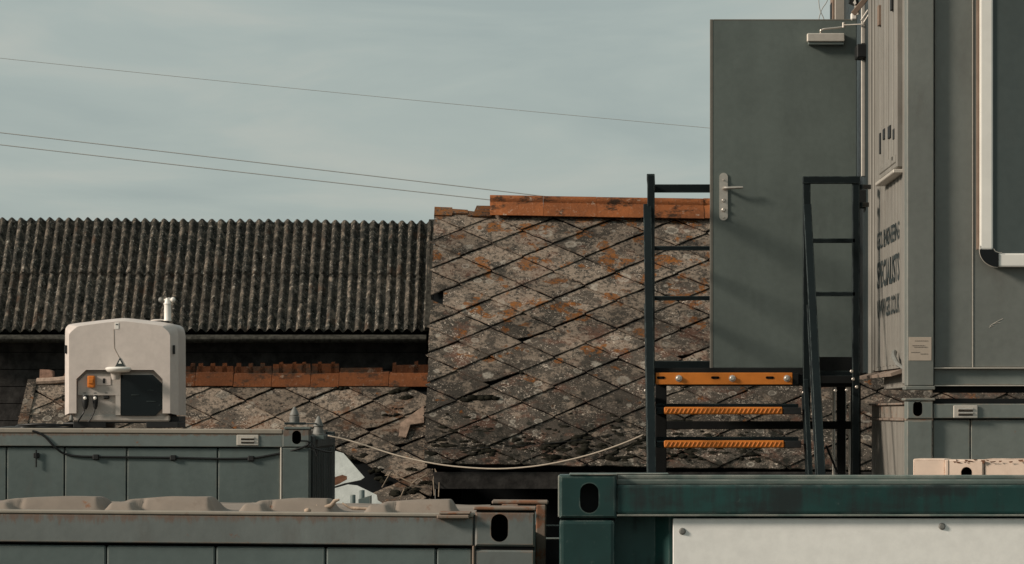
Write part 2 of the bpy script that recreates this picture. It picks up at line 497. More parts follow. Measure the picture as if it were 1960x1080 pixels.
        for i in range(n):
            j = (i + 1) % n
            bm.faces.new((vo[i], vo[j], vi[j], vi[i])).material_index = s.slot
            f = bm.faces.new((vi[i], vi[j], vp[j], vp[i])); f.material_index = s.slot + 1  # pocket takes the near-black slot, its inner shade put into the colour
            bm.faces.new((vb[i], vb[j], vo[j], vo[i])).material_index = s.slot
            bm.faces.new((vc[i], vc[j], vb[j], vb[i])).material_index = s.slot
        bm.faces.new(list(reversed(vp))).material_index = s.slot + 1
        bm.faces.new(vc).material_index = s.slot
        return s
    def build(s, name, mats, parent=None, smooth=False, label=None):
        root = parent
        while root is not None and root.parent is not None: root = root.parent
        info = ROOTS.get(root.name) if root is not None else None
        if not isinstance(mats, (list, tuple)): mats = [mats]
        bm = s.bm
        bmesh.ops.recalc_face_normals(bm, faces=bm.faces)
        if info:
            if info[1]:
                pv, ang = info[1][:2]
                bm.transform(Matrix.Translation(pv) @ Matrix.Rotation(ang, 4, info[1][2] if len(info[1]) > 2 else 'Y') @ Matrix.Translation(-Vector(pv)))
            bm.transform(Matrix.Translation(-info[0]))
        me = bpy.data.meshes.new(name)
        bm.to_mesh(me); bm.free()
        for m in mats: me.materials.append(m)
        if smooth:
            for p in me.polygons: p.use_smooth = True
            if smooth != 'all':
                me.set_sharp_from_angle(angle=R(smooth if smooth is not True else 40))
        o = bpy.data.objects.new(name, me)
        COL.objects.link(o)
        if parent is not None: o.parent = parent
        if label: o['label'] = label
        return o

def thing(name, label, cat, loc, tilt=None, group=None):
    o = bpy.data.objects.new(name, None)
    o.empty_display_size = .2
    COL.objects.link(o)
    o.location = loc
    o['label'] = label; o['category'] = cat
    if group: o['group'] = group
    ROOTS[o.name] = (Vector(loc), tilt)
    return o
def tag(o, label, cat, group=None):
    o['label'] = label; o['category'] = cat
    if group: o['group'] = group
    return o
def recentre(o):
    """put a one-mesh thing's origin at its base"""
    vs = [v.co for v in o.data.vertices]
    c = Vector(((min(v.x for v in vs) + max(v.x for v in vs)) / 2, (min(v.y for v in vs) + max(v.y for v in vs)) / 2, min(v.z for v in vs)))
    o.data.transform(Matrix.Translation(-c))
    o.location = c
    return o

# ================================================================ SETTING
mb = MB()
bm = mb.bm
N = 24
vs = [[bm.verts.new((-300 + 600 * i / N, -100 + 700 * j / N, 0)) for i in range(N + 1)] for j in range(N + 1)]
for j in range(N):
    for i in range(N):
        bm.faces.new((vs[j][i], vs[j][i + 1], vs[j + 1][i + 1], vs[j + 1][i]))
gr = mb.build('ground', M['gravel'])
gr['kind'] = 'structure'

# ================================================================ ROOFS
def clip(poly, u0, u1, v0, v1):
    def cut(P, f):
        out = []
        for i in range(len(P)):
            a, b = P[i], P[(i + 1) % len(P)]
            fa, fb = f(a), f(b)
            if fa >= 0: out.append(a)
            if (fa >= 0) != (fb >= 0):
                t = fa / (fa - fb)
                out.append((a[0] + t * (b[0] - a[0]), a[1] + t * (b[1] - a[1])))
        return out
    for f in (lambda p: p[0] - u0, lambda p: u1 - p[0], lambda p: p[1] - v0, lambda p: v1 - p[1]):
        poly = cut(poly, f)
        if len(poly) < 3: return []
    return poly

class Roof:
    def __init__(s, O, yaw, roll, pitch):
        s.O = Vector(O)
        u = Vector((math.cos(yaw) * math.cos(roll), math.sin(yaw), -math.sin(roll))).normalized()
        b = Vector((-math.sin(yaw), math.cos(yaw), 0))
        v = b * math.cos(pitch) + Vector((0, 0, 1)) * math.sin(pitch)
        v = (v - u * u.dot(v)).normalized()
        s.u, s.v, s.n = u, v, u.cross(v)
        s.R = Matrix((s.u, s.v, s.n)).transposed()
    def P(s, u, v, n=0): return s.O + s.u * u + s.v * v + s.n * n

def tile_mesh(poly, w, L, mat, rng, name='roof_tile', th=.010, lift=.026):
    """diamond tile slab; poly in (u,v) about its own centre; lower tip lifted over the course below"""
    bm = bmesh.new()
    def hgt(u, v): return lift * (.5 - v / L) + .004
    # chip the outline: subdivide edges and jitter
    pts = []
    n = len(poly)
    for i in range(n):
        a, b = poly[i], poly[(i + 1) % n]
        ln = math.hypot(b[0] - a[0], b[1] - a[1])
        k = max(1, int(ln / .06))
        for j in range(k):
            t = j / k
            jt = .0045 if j else .003
            pts.append((a[0] + t * (b[0] - a[0]) + rng.uniform(-jt, jt), a[1] + t * (b[1] - a[1]) + rng.uniform(-jt, jt)))
    top = [bm.verts.new((u, v, hgt(u, v) + th + rng.uniform(-.001, .001))) for u, v in pts]
    bot = [bm.verts.new((u, v, hgt(u, v))) for u, v in pts]
    cen = (sum(p[0] for p in pts) / len(pts), sum(p[1] for p in pts) / len(pts))
    c = bm.verts.new((cen[0], cen[1], hgt(*cen) + th + .001))
    m = len(pts)
    for i in range(m):
        j = (i + 1) % m
        bm.faces.new((top[i], top[j], c))
        bm.faces.new((top[j], top[i], bot[i], bot[j]))
    bmesh.ops.recalc_face_normals(bm, faces=bm.faces)
    me = bpy.data.meshes.new(name)
    bm.to_mesh(me); bm.free()
    me.materials.append(mat)
    return me

def lay_tiles(root, rf, w, L, rect, mat, skip, rng, par=0, torn=()):
    u0, u1, v0, v1 = rect
    hw, hl = w / 2 * .986, L / 2 * .988
    dia = [(0, -hl), (hw, 0), (0, hl), (-hw, 0)]
    shared = [tile_mesh(dia, w, L, mat, rng) for _ in range(5)]
    # tiles with a lost corner
    chip = [(0, -hl), (hw * .93, -hl * .05), (hw * .72, hl * .28), (0, hl), (-hw, 0)]
    chip2 = [(-hw * .16, -hl * .85), (hw * .2, -hl * .72), (hw, 0), (0, hl), (-hw, 0)]
    chipped = [tile_mesh(chip, w, L, mat, rng), tile_mesh(chip2, w, L, mat, rng)]
    base = Vector(ROOTS[root.name][0])
    jn = int((v1 - v0) / (L / 2)) + 6
    i0, i1 = int(math.floor(u0 / (w / 2))) - 1, int(math.ceil(u1 / (w / 2))) + 1
    j0, j1 = int(math.floor(v0 / (L / 2))) - 1, int(math.ceil(v1 / (L / 2))) + 1
    cnt = 0
    for j in range(j0, j1 + 1):
        for i in range(i0, i1 + 1):
            if (i + j + par) % 2: continue       # tile centres
            cu, cv = i * w / 2, j * L / 2
            sk = skip(i, j, cu, cv)
            if sk is True: continue
            P = clip([(cu + a, cv + b) for a, b in dia], sk or u0, u1, v0, v1)
            if len(P) < 3: continue
            area = abs(sum(P[k][0] * P[(k + 1) % len(P)][1] - P[(k + 1) % len(P)][0] * P[k][1] for k in range(len(P)))) / 2
            if area < .006: continue
            full = area > .97 * 2 * hw * hl
            if full:
                me = rng.choice(chipped) if (i, j) in torn else rng.choice(shared)
            else:
                me = tile_mesh([(a - cu, b - cv) for a, b in P], w, L, mat, rng)
            o = bpy.data.objects.new('roof_tile', me)
            COL.objects.link(o)
            o.parent = root
            rot = rf.R.to_4x4() @ Matrix.Rotation(rng.gauss(0, .009), 4, 'Z') @ Matrix.Rotation(rng.gauss(0, .008), 4, 'X') @ Matrix.Rotation(rng.gauss(0, .006), 4, 'Y')
            rot.translation = rf.P(cu + rng.gauss(0, .003), cv + rng.gauss(0, .003), rng.uniform(0, .005)) - base
            o.matrix_local = rot
            cnt += 1
    return cnt

def slab(rf, u0, u1, v0, v1, n0, n1, mb=None):
    mb = mb or MB()
    mb.loft([[rf.P(u0, v0, n), rf.P(u1, v0, n), rf.P(u1, v1, n), rf.P(u0, v1, n)] for n in (n0, n1)])
    return mb

rng = random.Random(11)
# ---- big lichen-tiled outbuilding on the right
D0 = 28.0
rfA = Roof((-.4114, D0, H + .3168), .0213, .0144, R(40))
wA, LA = .5264, .3836
A = thing('tiled_outbuilding', 'old outbuilding with tall diamond tiled roof, orange lichen and clay ridge, behind the steel stairs', 'building', (1.0, 28.5, 0))
UA0, UA1, VA0, VA1 = -.765, 4.85, -1.17, 2.15
def skipA(i, j, cu, cv): return (UA0 + .10) if (i, j) == holeA else False
holeA = (-2, 5)
nA = lay_tiles(A, rfA, wA, LA, (UA0, UA1, VA0, VA1), M['tile_big'], skipA, rng, 1, torn={(-1, 0), (3, 4), (1, -4), (4, -1), (0, 3), (5, 2), (2, -5)})
slab(rfA, UA0 + .02, UA1, VA0 + .03, VA1, -.05, -.004).build('roof_deck', M['void'], A)
topA = rfA.P(0, VA1)
# rear slope
mb = MB()
rb = Roof(rfA.P(0, VA1, -.02), .0213 + math.pi, -.0144, R(40))
mb.loft([[rb.P(-UA1, 0, n), rb.P(-UA0, 0, n), rb.P(-UA0, -3.3, n), rb.P(-UA1, -3.3, n)] for n in (-.03, .02)])
mb.build('rear_roof_slope', M['void'], A)
# front wall, gable walls
eave = rfA.P(0, VA0)
yw = eave.y + .42
MB().box(rfA.P(UA0, 0).x + .08, rfA.P(UA1, 0).x, yw, yw + .22, 0, eave.z - .02, 0).build('front_wall', M['void'], A)
MB().box(rfA.P(UA0, 0).x + .08, rfA.P(UA1, 0).x, eave.y + .035, eave.y + .06, eave.z - .17, eave.z - .035, .003).build('eaves_board', M['tar_board'], A)
ridge = rfA.P(0, VA1)
for sx in (UA0 + .08, UA1 - .25):
    x0 = rfA.P(sx, 0).x
    mb = MB()
    pr = [Vector((x0, yw, 0)), Vector((x0, ridge.y * 2 - yw, 0)), Vector((x0, ridge.y * 2 - yw, eave.z + .1)), Vector((x0, ridge.y, ridge.z - .13)), Vector((x0, yw, eave.z + .1))]
    mb.poly_prism(pr, Vector((.2, 0, 0))).build('gable_wall', M['void'], A)
# broken mortar step and orange-lichened end course left of the clay ridge
mb = MB()
segs = [(-.765, -.61, 2.09, 2.235), (-.61, -.475, 2.12, 2.21), (-.475, -.42, 2.09, 2.185)]
for (a, b_, v0_, v1_) in segs:
    c = [rfA.P(a, v0_, .0), rfA.P(b_, v0_, .0), rfA.P(b_, v1_ - rng.uniform(0, .015), -.02), rfA.P(a, v1_, -.02)]
    mb.poly_prism(c, rfA.n * .045)
mb.build('ridge_bedding', M['mortar'], A)
mb = MB()
mb.poly_prism([rfA.P(-.435, 2.08, .0), rfA.P(-.27, 2.08, .0), rfA.P(-.27, 2.255, -.02), rfA.P(-.40, 2.255, -.02), rfA.P(-.41, 2.2, -.01)], rfA.n * .05)
mb.build('ridge_bedding', M['mortar'], A)
# clay ridge tiles: flange + roll
def ridge_profile(up):
    # (forward (toward camera), height) outline
    pts = [(.128, -.048), (.136, -.044), (.072, .058), (.062, .066)]
    for k in range(9):
        t = R(-30 + 240 * k / 8)
        pts.append((.040 * math.cos(t) + .022, .094 + .040 * math.sin(t)))
    pts += [(-.03, .062), (-.10, -.04), (-.09, -.046), (0.0, .03)]
    return pts
rib = rfA.P(0, VA1)
u_ = rfA.u
fwd = Vector((u_.y, -u_.x, 0)).normalized()
pitch_r = .462
uu = -.285
k = 0
while uu < 4.7:
    mb = MB()
    dz = rng.gauss(0, .004); dy = rng.gauss(0, .004)
    prof = ridge_profile(0)
    rings = []
    for q in (uu + .001, uu + pitch_r - .001):
        rings.append([rib + u_ * q + fwd * (a + dy) + Vector((0, 0, b + dz + .044)) for a, b in prof])
    mb.loft(rings)
    mb.build('ridge_tile', M['clay'], A, smooth=35)
    uu += pitch_r; k += 1
# moss cushions on the lower courses (uncountable)
mb = MB()
mr = random.Random(5)
def lump(c, rx, ry, rz, axes):
    r = bmesh.ops.create_icosphere(mb.bm, subdivisions=2, radius=1.0)
    sd_ = Vector((mr.uniform(0, 50), mr.uniform(0, 50), 0))
    for v in r['verts']:
        j = 1 + .75 * mn.noise(v.co * 1.7 + sd_) + .3 * mn.noise(v.co * 4 + sd_)
        v.co = c + axes.u * v.co.x * rx * j + axes.v * v.co.y * ry * j + axes.n * v.co.z * rz * j
for q in range(420):
    vv = VA0 + .05 + abs(mr.gauss(0, .22)) + mr.uniform(0, .12)
    uq = mr.uniform(UA0 + .02, 1.9)
    if vv > -.45 or vv < VA0 + .02: continue
    if vv > -.75 and mr.random() < .45: continue
    sz = mr.uniform(.008, .026) * (1.5 if mr.random() < .12 else 1)
    lump(rfA.P(uq, vv, .026), sz * mr.uniform(1, 2.2), sz * .8, mr.uniform(.005, .013), rfA)
for cu, cv, s_ in ((-.40, -.03 - .33, .05), (-.33, -.35, .06), (-.27, -.345, .05), (-.46, -.39, .045), (-.215, -.36, .035), (.47, -1.02, .05), (.5, -.98, .05), (.25, -1.08, .045), (.73, -1.08, .06)):
    lump(rfA.P(cu, cv, .03), s_, s_ * .55, .025, rfA)
for (i, j) in [(a, b) for a in range(-3, 9) for b in range(-6, 11) if (a + b) % 2]:
    if mr.random() < .5:
        cu, cv = i * wA / 2 - .0, j * LA / 2
        for t in range(mr.randint(1, 4)):
            lump(rfA.P(cu + wA / 2 + mr.gauss(0, .05), cv + mr.gauss(0, .012), .022), mr.uniform(.008, .022), mr.uniform(.006, .012), .009, rfA)
mo = mb.build('moss_cushions', M['moss'], A, smooth='all')
mo['kind'] = 'stuff'

# ---- low tiled shed at the left
DB = .526 * F / 123.0
rfB = Roof(W(592.5, 772, DB), -.03, 0.0, R(40))
wB, LB = .526, .398
B = thing('low_tiled_shed', 'low shed with broken diamond tiled roof and notched orange ridge, below the corrugated roof', 'building', (-2.9, 28.0, 0))
UB0, UB1, VB0, VB1 = -2.32, 1.06, -1.9, .262
def skipB(i, j, cu, cv):
    p = rfB.P(cu, cv)
    px, py = CX + p.x / p.y * F, CY - (p.z - H) / p.y * F
    if 645 < px < 742 and 885 < py < 975: return True
    if 600 < px < 690 and 870 < py < 975: return True
    if px > 765 and 735 < py < 765: return True
    return False
nB = lay_tiles(B, rfB, wB, LB, (UB0, UB1, VB0, VB1), M['tile_low'], skipB, random.Random(23), 1, torn={(2, -1), (3, -2), (1, -4), (-2, 1), (3, -6)})
slab(rfB, UB0 + .03, UB1 - .03, VB0 + .03, VB1, -.06, -.012).build('roof_deck', M['void'], B)
eB = rfB.P(0, VB0)
MB().box(rfB.P(UB0, 0).x + .1, rfB.P(UB1, 0).x - .05, eB.y + .25, eB.y + .45, 0, eB.z + .08, 0).build('front_wall', M['void'], B)
# verge strip on the left edge
mb = MB()
for q in range(5):
    v0_ = VB0 + (VB1 - VB0) * q / 5; v1_ = VB0 + (VB1 - VB0) * (q + 1) / 5 - .006
    mb.loft([[rfB.P(UB0 - .03, v0_, n), rfB.P(UB0 + .05, v0_, n), rfB.P(UB0 + .05, v1_, n), rfB.P(UB0 - .03, v1_, n)] for n in (.02, .045)])
mb.build('verge_strip', M['tile_low'], B)
# ridge tiles with notched crests
ribB = rfB.P(0, VB1) + Vector((0, 0, .022))
uB = rfB.u; fwB = Vector((uB.y, -uB.x, 0)).normalized()
jr = random.Random(3)
bounds = [330, 368.5, 442, 516, 591, 646, 742, 822]
crest = ['teeth', 'teeth', 'teeth', 'worn', 'worn', 'gone', 'half']
def ub(px): return (px - 592.5) / 123.0 * .526
for (a, b_), cr in zip(zip(bounds, bounds[1:]), crest):
    ua, ubb = ub(a) + .002, ub(b_) - .002
    mb = MB()
    prof = [(.098, -.055), (.104, -.05), (.05, .055), (.0, .07), (-.02, .065), (-.09, -.05), (-.08, -.055), (.0, .035)]
    dz = jr.gauss(0, .003)
    mb.loft([[ribB + uB * q + fwB * f_ + Vector((0, 0, h_ + dz)) for f_, h_ in prof] for q in (ua, ubb)])
    o = mb.build('ridge_tile', M['clay_low'], B)
    # crest along the top
    mb = MB()
    def crest_box(q0, q1, h):
        mb.loft([[ribB + uB * q0 + fwB * f_ + Vector((0, 0, z_)), ribB + uB * q1 + fwB * f_ + Vector((0, 0, z_)), ribB + uB * (q1 - .006) + fwB * f_ + Vector((0, 0, z_ + h)), ribB + uB * (q0 + .006) + fwB * f_ + Vector((0, 0, z_ + h - jr.uniform(0, .008)))] for f_, z_ in ((-.026, .058), (.022, .058))])
    if cr == 'teeth':
        q = ua
        crest_box(ua, ubb, .058)
        while q < ubb - .03:
            crest_box(q + .014, q + .060, .084)
            q += .099
    elif cr == 'worn':
        crest_box(ua, ubb, .078)
        for q in (ua + .05, ua + .16, ua + .24):
            if q < ubb - .05: crest_box(q, q + .04, .094)
    elif cr == 'gone':
        crest_box(ua, ubb - .05, .045)
    else:
        crest_box(ua + .05, ubb, .07)
        crest_box(ua + .02, ua + .06, .09)
        crest_box(ua + .2, ua + .24, .1)
    mb.build('ridge_crest', M['clay_dark'], o)
# far-left end of the ridge: two weathered stubs and the bare bedding
mb = MB()
mb.poly_prism([ribB + uB * ub(66) + fwB * .05 + Vector((0, 0, .01)), ribB + uB * ub(92) + fwB * .05 + Vector((0, 0, .01)), ribB + uB * ub(91) + fwB * .05 + Vector((0, 0, .075)), ribB + uB * ub(85) + fwB * .05 + Vector((0, 0, .087)), ribB + uB * ub(67) + fwB * .05 + Vector((0, 0, .09))], -fwB * .1)
mb.poly_prism([ribB + uB * ub(109) + fwB * .03 + Vector((0, 0, .01)), ribB + uB * ub(150) + fwB * .03 + Vector((0, 0, .01)), ribB + uB * ub(150) + fwB * .03 + Vector((0, 0, .06)), ribB + uB * ub(116) + fwB * .03 + Vector((0, 0, .07))], -fwB * .08)
mb.build('ridge_stub', plain('pink_clay_stub', (.27, .165, .12), .9, 0, .25, 30, .15, .5), B)
mb = MB()
mb.tube([ribB + uB * ub(62) + fwB * .06 + Vector((0, 0, -.01)), ribB + uB * ub(90) + fwB * .065 + Vector((0, 0, -.006)), ribB + uB * ub(120) + fwB * .065 + Vector((0, 0, .006)), ribB + uB * ub(330) + fwB * .065 + Vector((0, 0, .0))], .028, 8)
mb.build('ridge_bedding', plain('pale_mortar', (.36, .27, .21), .95, 0, .25, 25, .1, .6), B)
# moss clots and stems
mb = MB()
for c_ in ((648, 748, 7), (762, 752, 12), (745, 742, 9), (775, 768, 10), (760, 790, 6), (700, 862, 8), (690, 880, 12), (745, 800, 7), (430, 745, 6), (540, 743, 7), (785, 905, 8), (760, 950, 12), (790, 945, 10), (820, 930, 9), (736, 925, 9), (715, 905, 9), (130, 770, 6)):
    px, py, s_ = c_
    # intersect with the roof plane
    d = Vector(((px - CX) / F, 1, -(py - CY) / F))
    t = (rfB.O - Vector((0, 0, H))).dot(rfB.n) / d.dot(rfB.n)
    c = Vector((0, 0, H)) + d * t
    for q in range(4):
        lump(c + rfB.u * mr.gauss(0, .035) + rfB.v * mr.gauss(0, .012) + rfB.n * .028, s_ * .0035 * mr.uniform(.6, 1.3), s_ * .0022, .016, rfB)
mo = mb.build('moss_cushions', M['moss'], B, smooth='all')
mo['kind'] = 'stuff'
def onB(px, py, lift=.03):
    d = Vector(((px - CX) / F, 1, -(py - CY) / F))
    t = (rfB.O - Vector((0, 0, H))).dot(rfB.n) / d.dot(rfB.n)
    return Vector((0, 0, H)) + d * t + rfB.n * lift
mb = MB()
for pts in (((732, 944), (748, 922), (752, 914)), ((738, 921), (755, 925), (790, 936), (800, 934)), ((790, 935), (818, 925), (826, 905), (822, 892)), ((766, 966), (775, 952), (795, 940)), ((840, 962), (842, 930), (836, 915), (828, 902)), ((832, 960), (830, 935), (832, 920))):
    mb.tube([onB(x, y, .06 + .03 * (k % 2)) for k, (x, y) in enumerate(pts)], .0045, 5)
tag(recentre(mb.build('dry_weed', M['grass'])), 'dry brown weed stems lying over the broken roof corner', 'weed')

# loose pale sheets under the missing tiles
def sheet(name, pts, D, mats, lab, th=.012, slope=.5):
    mb = MB()
    zb = Z(max(p[1] for p in pts), D)
    P = []
    for px, py in pts:
        q = W(px, py, D)
        P.append(Vector((q.x, q.y + (q.z - zb) * slope, q.z)))
    mb.poly_prism(P, Vector((0, th, -.004)))
    o = mb.build(name, mats)
    return tag(recentre(o), lab, 'roof sheet')
sheet('loose_sheet', [(625, 865), (641, 864), (655, 868), (697, 914), (690, 919), (660, 925), (625, 936)], 26.3, M['pale_sheet'], 'pale cement sheet with pointed right corner, upper of two beside the dark cabin end')
sheet('loose_sheet', [(622, 940), (664, 928), (682, 930), (720, 948), (722, 958), (745, 972), (745, 990), (622, 990)], 26.0, M['pale_sheet'], 'pale cement sheet with rounded top, lower of two, above the dusty near cabin roof')
mb = MB()
mb.poly_prism([W(x, y, 25.9) for x, y in ((628, 918), (645, 912), (655, 909), (664, 912), (664, 918), (650, 926), (630, 934))], Vector((0, .012, .0)))
tag(recentre(mb.build('broken_tile', M['sheet_rust'])), 'brown broken tile shard lying on the upper pale sheet', 'tile shard')
# split pinkish tile at the right end of the low roof
mb = MB()
mb.poly_prism([onB(x, y, .05) for x, y in ((766, 822), (812, 787), (812, 820), (786, 824), (778, 848), (764, 846))], rfB.n * .012)
mb.build('broken_tile', plain('pink_broken_tile', (.22, .155, .115), .9, 0, .4, 18, .15, .5), B, label='split tile with bare pinkish face')

# ---- corrugated barn
Cn = thing('corrugated_barn', 'barn with dark mossy corrugated roof over black timber boards, behind the white monitoring box', 'building', (-3.4, 30.5, 0))
DE = 29.0; DR = 29.87
def eavept(px): return Vector((X(px, DE), DE, Z(633, DE)))
xL, xR = X(-140, DE), X(821, DE)
zE = Z(634, DE)
def zRidge(x):
    px = CX + x / DR * F
    return Z(421.5 + (px / 810.0) * 6.0, DR)
pitchC = 18.75 / F * DE
amp = .0215
def corr_pt(x, t, layer):
    """x along the eave, t 0 eave .. 1 ridge"""
    y = DE + (DR - DE) * t
    z = zE + (zRidge(x) - zE) * t
    sl = math.atan2(1.66 - .69, DR - DE)
    nrm = Vector((0, -math.sin(sl), math.cos(sl)))
    ph = 2 * math.pi * (x - xL) / pitchC
    h = amp * (.45 * math.cos(ph) + .55 * (2 * abs(math.cos(ph / 2)) - 1)) * 1.1 + .0085 * mn.noise(Vector((x * 30, t * 34, 1))) * (.6 + .4 * math.cos(ph)) + .0012 * mn.noise(Vector((x * 6, t * 3, 3)))
    return Vector((x, y, z)) + nrm * (h + layer)
nsheet = 6
W_ = (xR - xL)
ncorr = int(round(W_ / pitchC)); per = 10
ci = 0
sh = 0
while ci < ncorr:
    c0, c1 = ci, min(ci + per, ncorr)
    for row, (t0, t1) in enumerate(((0, .53), (.50, 1.0))):
        mb = MB()
        xa = xL + c0 * pitchC; xb = min(xL + c1 * pitchC + pitchC * .25, xR)
        nx = (c1 - c0) * 8 + 3; nt = 52
        lay = .012 if row else .003
        lay += .004 * (sh % 2)
        sag = rng.uniform(-.004, .004)
        g_ = []
        for q in range(nt + 1):
            t = t0 + (t1 - t0) * q / nt
            rowv = []
            for i in range(nx + 1):
                x = xa + (xb - xa) * i / nx
                tj = t
                if q == 0: tj += .004 * mn.noise(Vector((x * 13, row, 1)))
                rowv.append(mb.bm.verts.new(corr_pt(x, tj, lay + sag)))
            g_.append(rowv)
        for q in range(nt):
            for i in range(nx):
                mb.bm.faces.new((g_[q][i], g_[q][i + 1], g_[q + 1][i + 1], g_[q + 1][i]))
        r = bmesh.ops.solidify(mb.bm, geom=mb.bm.faces[:], thickness=.006)
        mb.build('corrugated_sheet', M['corr'], Cn, smooth='all')
    ci = c1; sh += 1
# ridge cap row: short rounded ends above the ridge line
mb = MB()
mb.box(xL, xR, DR + .02, DR + .10, zRidge(xL) - .12, zRidge(xR) - .03, .01)
mb.build('ridge_board', M['void'], Cn)
mb = MB()
mb.loft([[Vector((xL, DR, zRidge(xL) - .02 + n)), Vector((xR, DR, zRidge(xR) - .02 + n)), Vector((xR, DR + 1.2, zE + n)), Vector((xL, DR + 1.2, zE + n))] for n in (-.03, 0)])
mb.build('rear_roof_slope', M['void'], Cn)
# gutter
mb = MB()
gz0, gz1 = Z(657, DE - .03), Z(641, DE - .03)
pts = []
ring = []
for xg in (xL, xR - .02):
    ring.append([Vector((xg, DE - .05 - .035 * math.sin(math.pi * k / 6) + .0, gz1 + (gz0 - gz1) * (k / 6))) for k in range(7)] + [Vector((xg, DE + .05, gz0 + .005)), Vector((xg, DE + .05, gz1 - .004)), Vector((xg, DE - .03, gz1 - .012))])
mb.loft(ring)
mb.build('gutter', M['fascia'], Cn, smooth=40)
# boarded front wall
yb = DE + .22
zt = Z(640, DE)
bh = .145
zz = zt
while zz > .05:
    z0 = max(zz - bh, .02)
    mb = MB()
    off = rng.uniform(-.004, .004)
    mb.loft([[Vector((xL, yb + off, z0)), Vector((xR - .03, yb + off, z0)), Vector((xR - .03, yb + off, zz - .005)), Vector((xL, yb + off, zz - .005))],
             [Vector((xL, yb + .04, z0)), Vector((xR - .03, yb + .04, z0)), Vector((xR - .03, yb + .04, zz - .005)), Vector((xL, yb + .04, zz - .005))]])
    mb.build('wall_board', M['tar_board'], Cn)
    zz = z0 - .001
mb = MB()
mb.poly_prism([Vector((xR - .03, yb + .05, 0)), Vector((xR - .03, DR + 1.1, 0)), Vector((xR - .03, DR + 1.1, zE)), Vector((xR - .03, DR, zRidge(xR) - .08)), Vector((xR - .03, yb + .05, zE))], Vector((-.05, 0, 0)))
mb.build('gable_wall', M['tar_board'], Cn)
MB().box(xL, xR - .04, yb + .05, yb + .12, 0, zt + .02, 0).build('wall_backing', M['void'], Cn)
# dark verge end where it meets the tiled gable
mb = MB()
mb.bar(Vector((xR - .012, DE - .02, zE + .015)), Vector((xR - .012, DR + .02, zRidge(xR) + .02)), .05, .05)
mb.build('verge_board', M['fascia'], Cn)

# ================================================================ CONTAINERS
def end_ribs(mb, x, y0, y1, z0, z1, step, depth, sgn, wid=.4):
    """vertical ribs on an end wall in plane x"""
    y = y0
    while y < y1 - step * wid:
        mb.box(min(x, x + sgn * depth), max(x, x + sgn * depth), y, y + step * wid, z0, z1, depth * .45)
        y += step

# ---- left-middle grey cabin
DM = 22.5
Mi = thing('grey_cabin', 'grey green cabin container with a black cable clipped along it, carrying the white monitoring box', 'container', (X(590, DM), DM, 0), ((X(590, DM), DM, Z(822, DM)), .0045))
xl = X(-420, DM)
def mp(px0, px1, py0, py1, d0, dep, b=.004): return MB().pbox(px0, px1, py0, py1, DM + d0, dep, b)
MB().pbox(-420, 541, 822, 831.5, DM - .006, .12, .006).build('top_lip', M['lip'], Mi)
MB().pbox(-420, 541, 832, 856.5, DM, .10, .004).build('top_rail', M['grey_rail'], Mi)
edges = [-420, -130, 13, 124, 243, 417, 538]
for a, b_ in zip(edges, edges[1:]):
    MB().pbox(a + .9, b_ - .9, 859, 1560, DM + .022, .04, .006).build('wall_panel', M['grey_mid'], Mi)
MB().pbox(-420, 541, 857, 1565, DM + .040, .02, 0).build('wall_backing', M['void'], Mi)
MB().pbox(540, 592, 857.5, 1560, DM - .002, .16, .006).build('corner_post', M['grey_mid'], Mi)
MB().pbox(536.5, 540, 857, 1560, DM - .004, .05, .004).build('post_edge_strip', M['alu'], Mi)  # pale strip paints the highlight along the post's left edge
MB().casting(540.5, 592, 822, 856.5, DM - .004, .17, 559, 576.5, 824.5, 850.5).build('corner_casting', [M['grey_rail'], M['void']], Mi)
MB().pbox(544, 594, 817.5, 822.2, DM - .01, .18, .003).build('casting_cap', M['grey_mid'], Mi)
# end wall (faces right, in shade)
xe = X(592, DM)
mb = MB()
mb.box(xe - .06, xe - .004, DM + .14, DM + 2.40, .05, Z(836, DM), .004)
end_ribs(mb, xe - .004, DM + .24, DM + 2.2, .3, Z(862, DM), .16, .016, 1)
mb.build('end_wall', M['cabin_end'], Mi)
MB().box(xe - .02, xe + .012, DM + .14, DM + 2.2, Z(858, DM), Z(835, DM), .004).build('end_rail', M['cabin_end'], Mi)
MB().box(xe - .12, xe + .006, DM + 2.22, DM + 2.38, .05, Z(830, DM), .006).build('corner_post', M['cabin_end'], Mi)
mb = MB()
mb.box(xl, xe - .05, DM + .1, DM + 2.38, Z(825.5, DM) - .05, Z(825.5, DM), .004)
mb.build('roof', M['front_roof'], Mi)
MB().box(xl, xe - .05, DM + 2.36, DM + 2.42, .05, Z(826, DM), 0).build('rear_wall', M['grey_mid'], Mi)
# vent plate with two slots
def vent(root, px0, px1, py0, py1, D):
    o = MB().pbox(px0, px1, py0, py1, D - .008, .012, .005).build('vent_plate', M['alu'], root)
    mb = MB()
    w_ = px1 - px0; h_ = py1 - py0
    for f_ in (.30, .62):
        a, b_ = W(px0 + w_ * .2, py0 + h_ * f_, D - .012), W(px0 + w_ * .8, py0 + h_ * f_, D - .012)
        mb.tube([a, b_], h_ * .10 / F * D, 8)
    mb.build('vent_louvre', M['steel'], o, smooth=40)
    mb = MB()
    for f_ in (.44, .76):
        mb.pbox(px0 + w_ * .2, px0 + w_ * .8, py0 + h_ * (f_ - .045), py0 + h_ * (f_ + .045), D - .0105, .004, 0)
    mb.build('vent_slot', M['void'], o)
vent(Mi, 453, 495, 833, 853.5, DM)
# little black latch and its keeper rod
o = mp(64, 75, 869.5, 879, .004, .03, .004).build('latch', M['rubber'], Mi)
mb = MB(); mb.tube([W(69.5, 864, DM + .004), W(69.5, 897, DM + .004)], .005, 6)
mb.build('latch_rod', M['cable'], o)

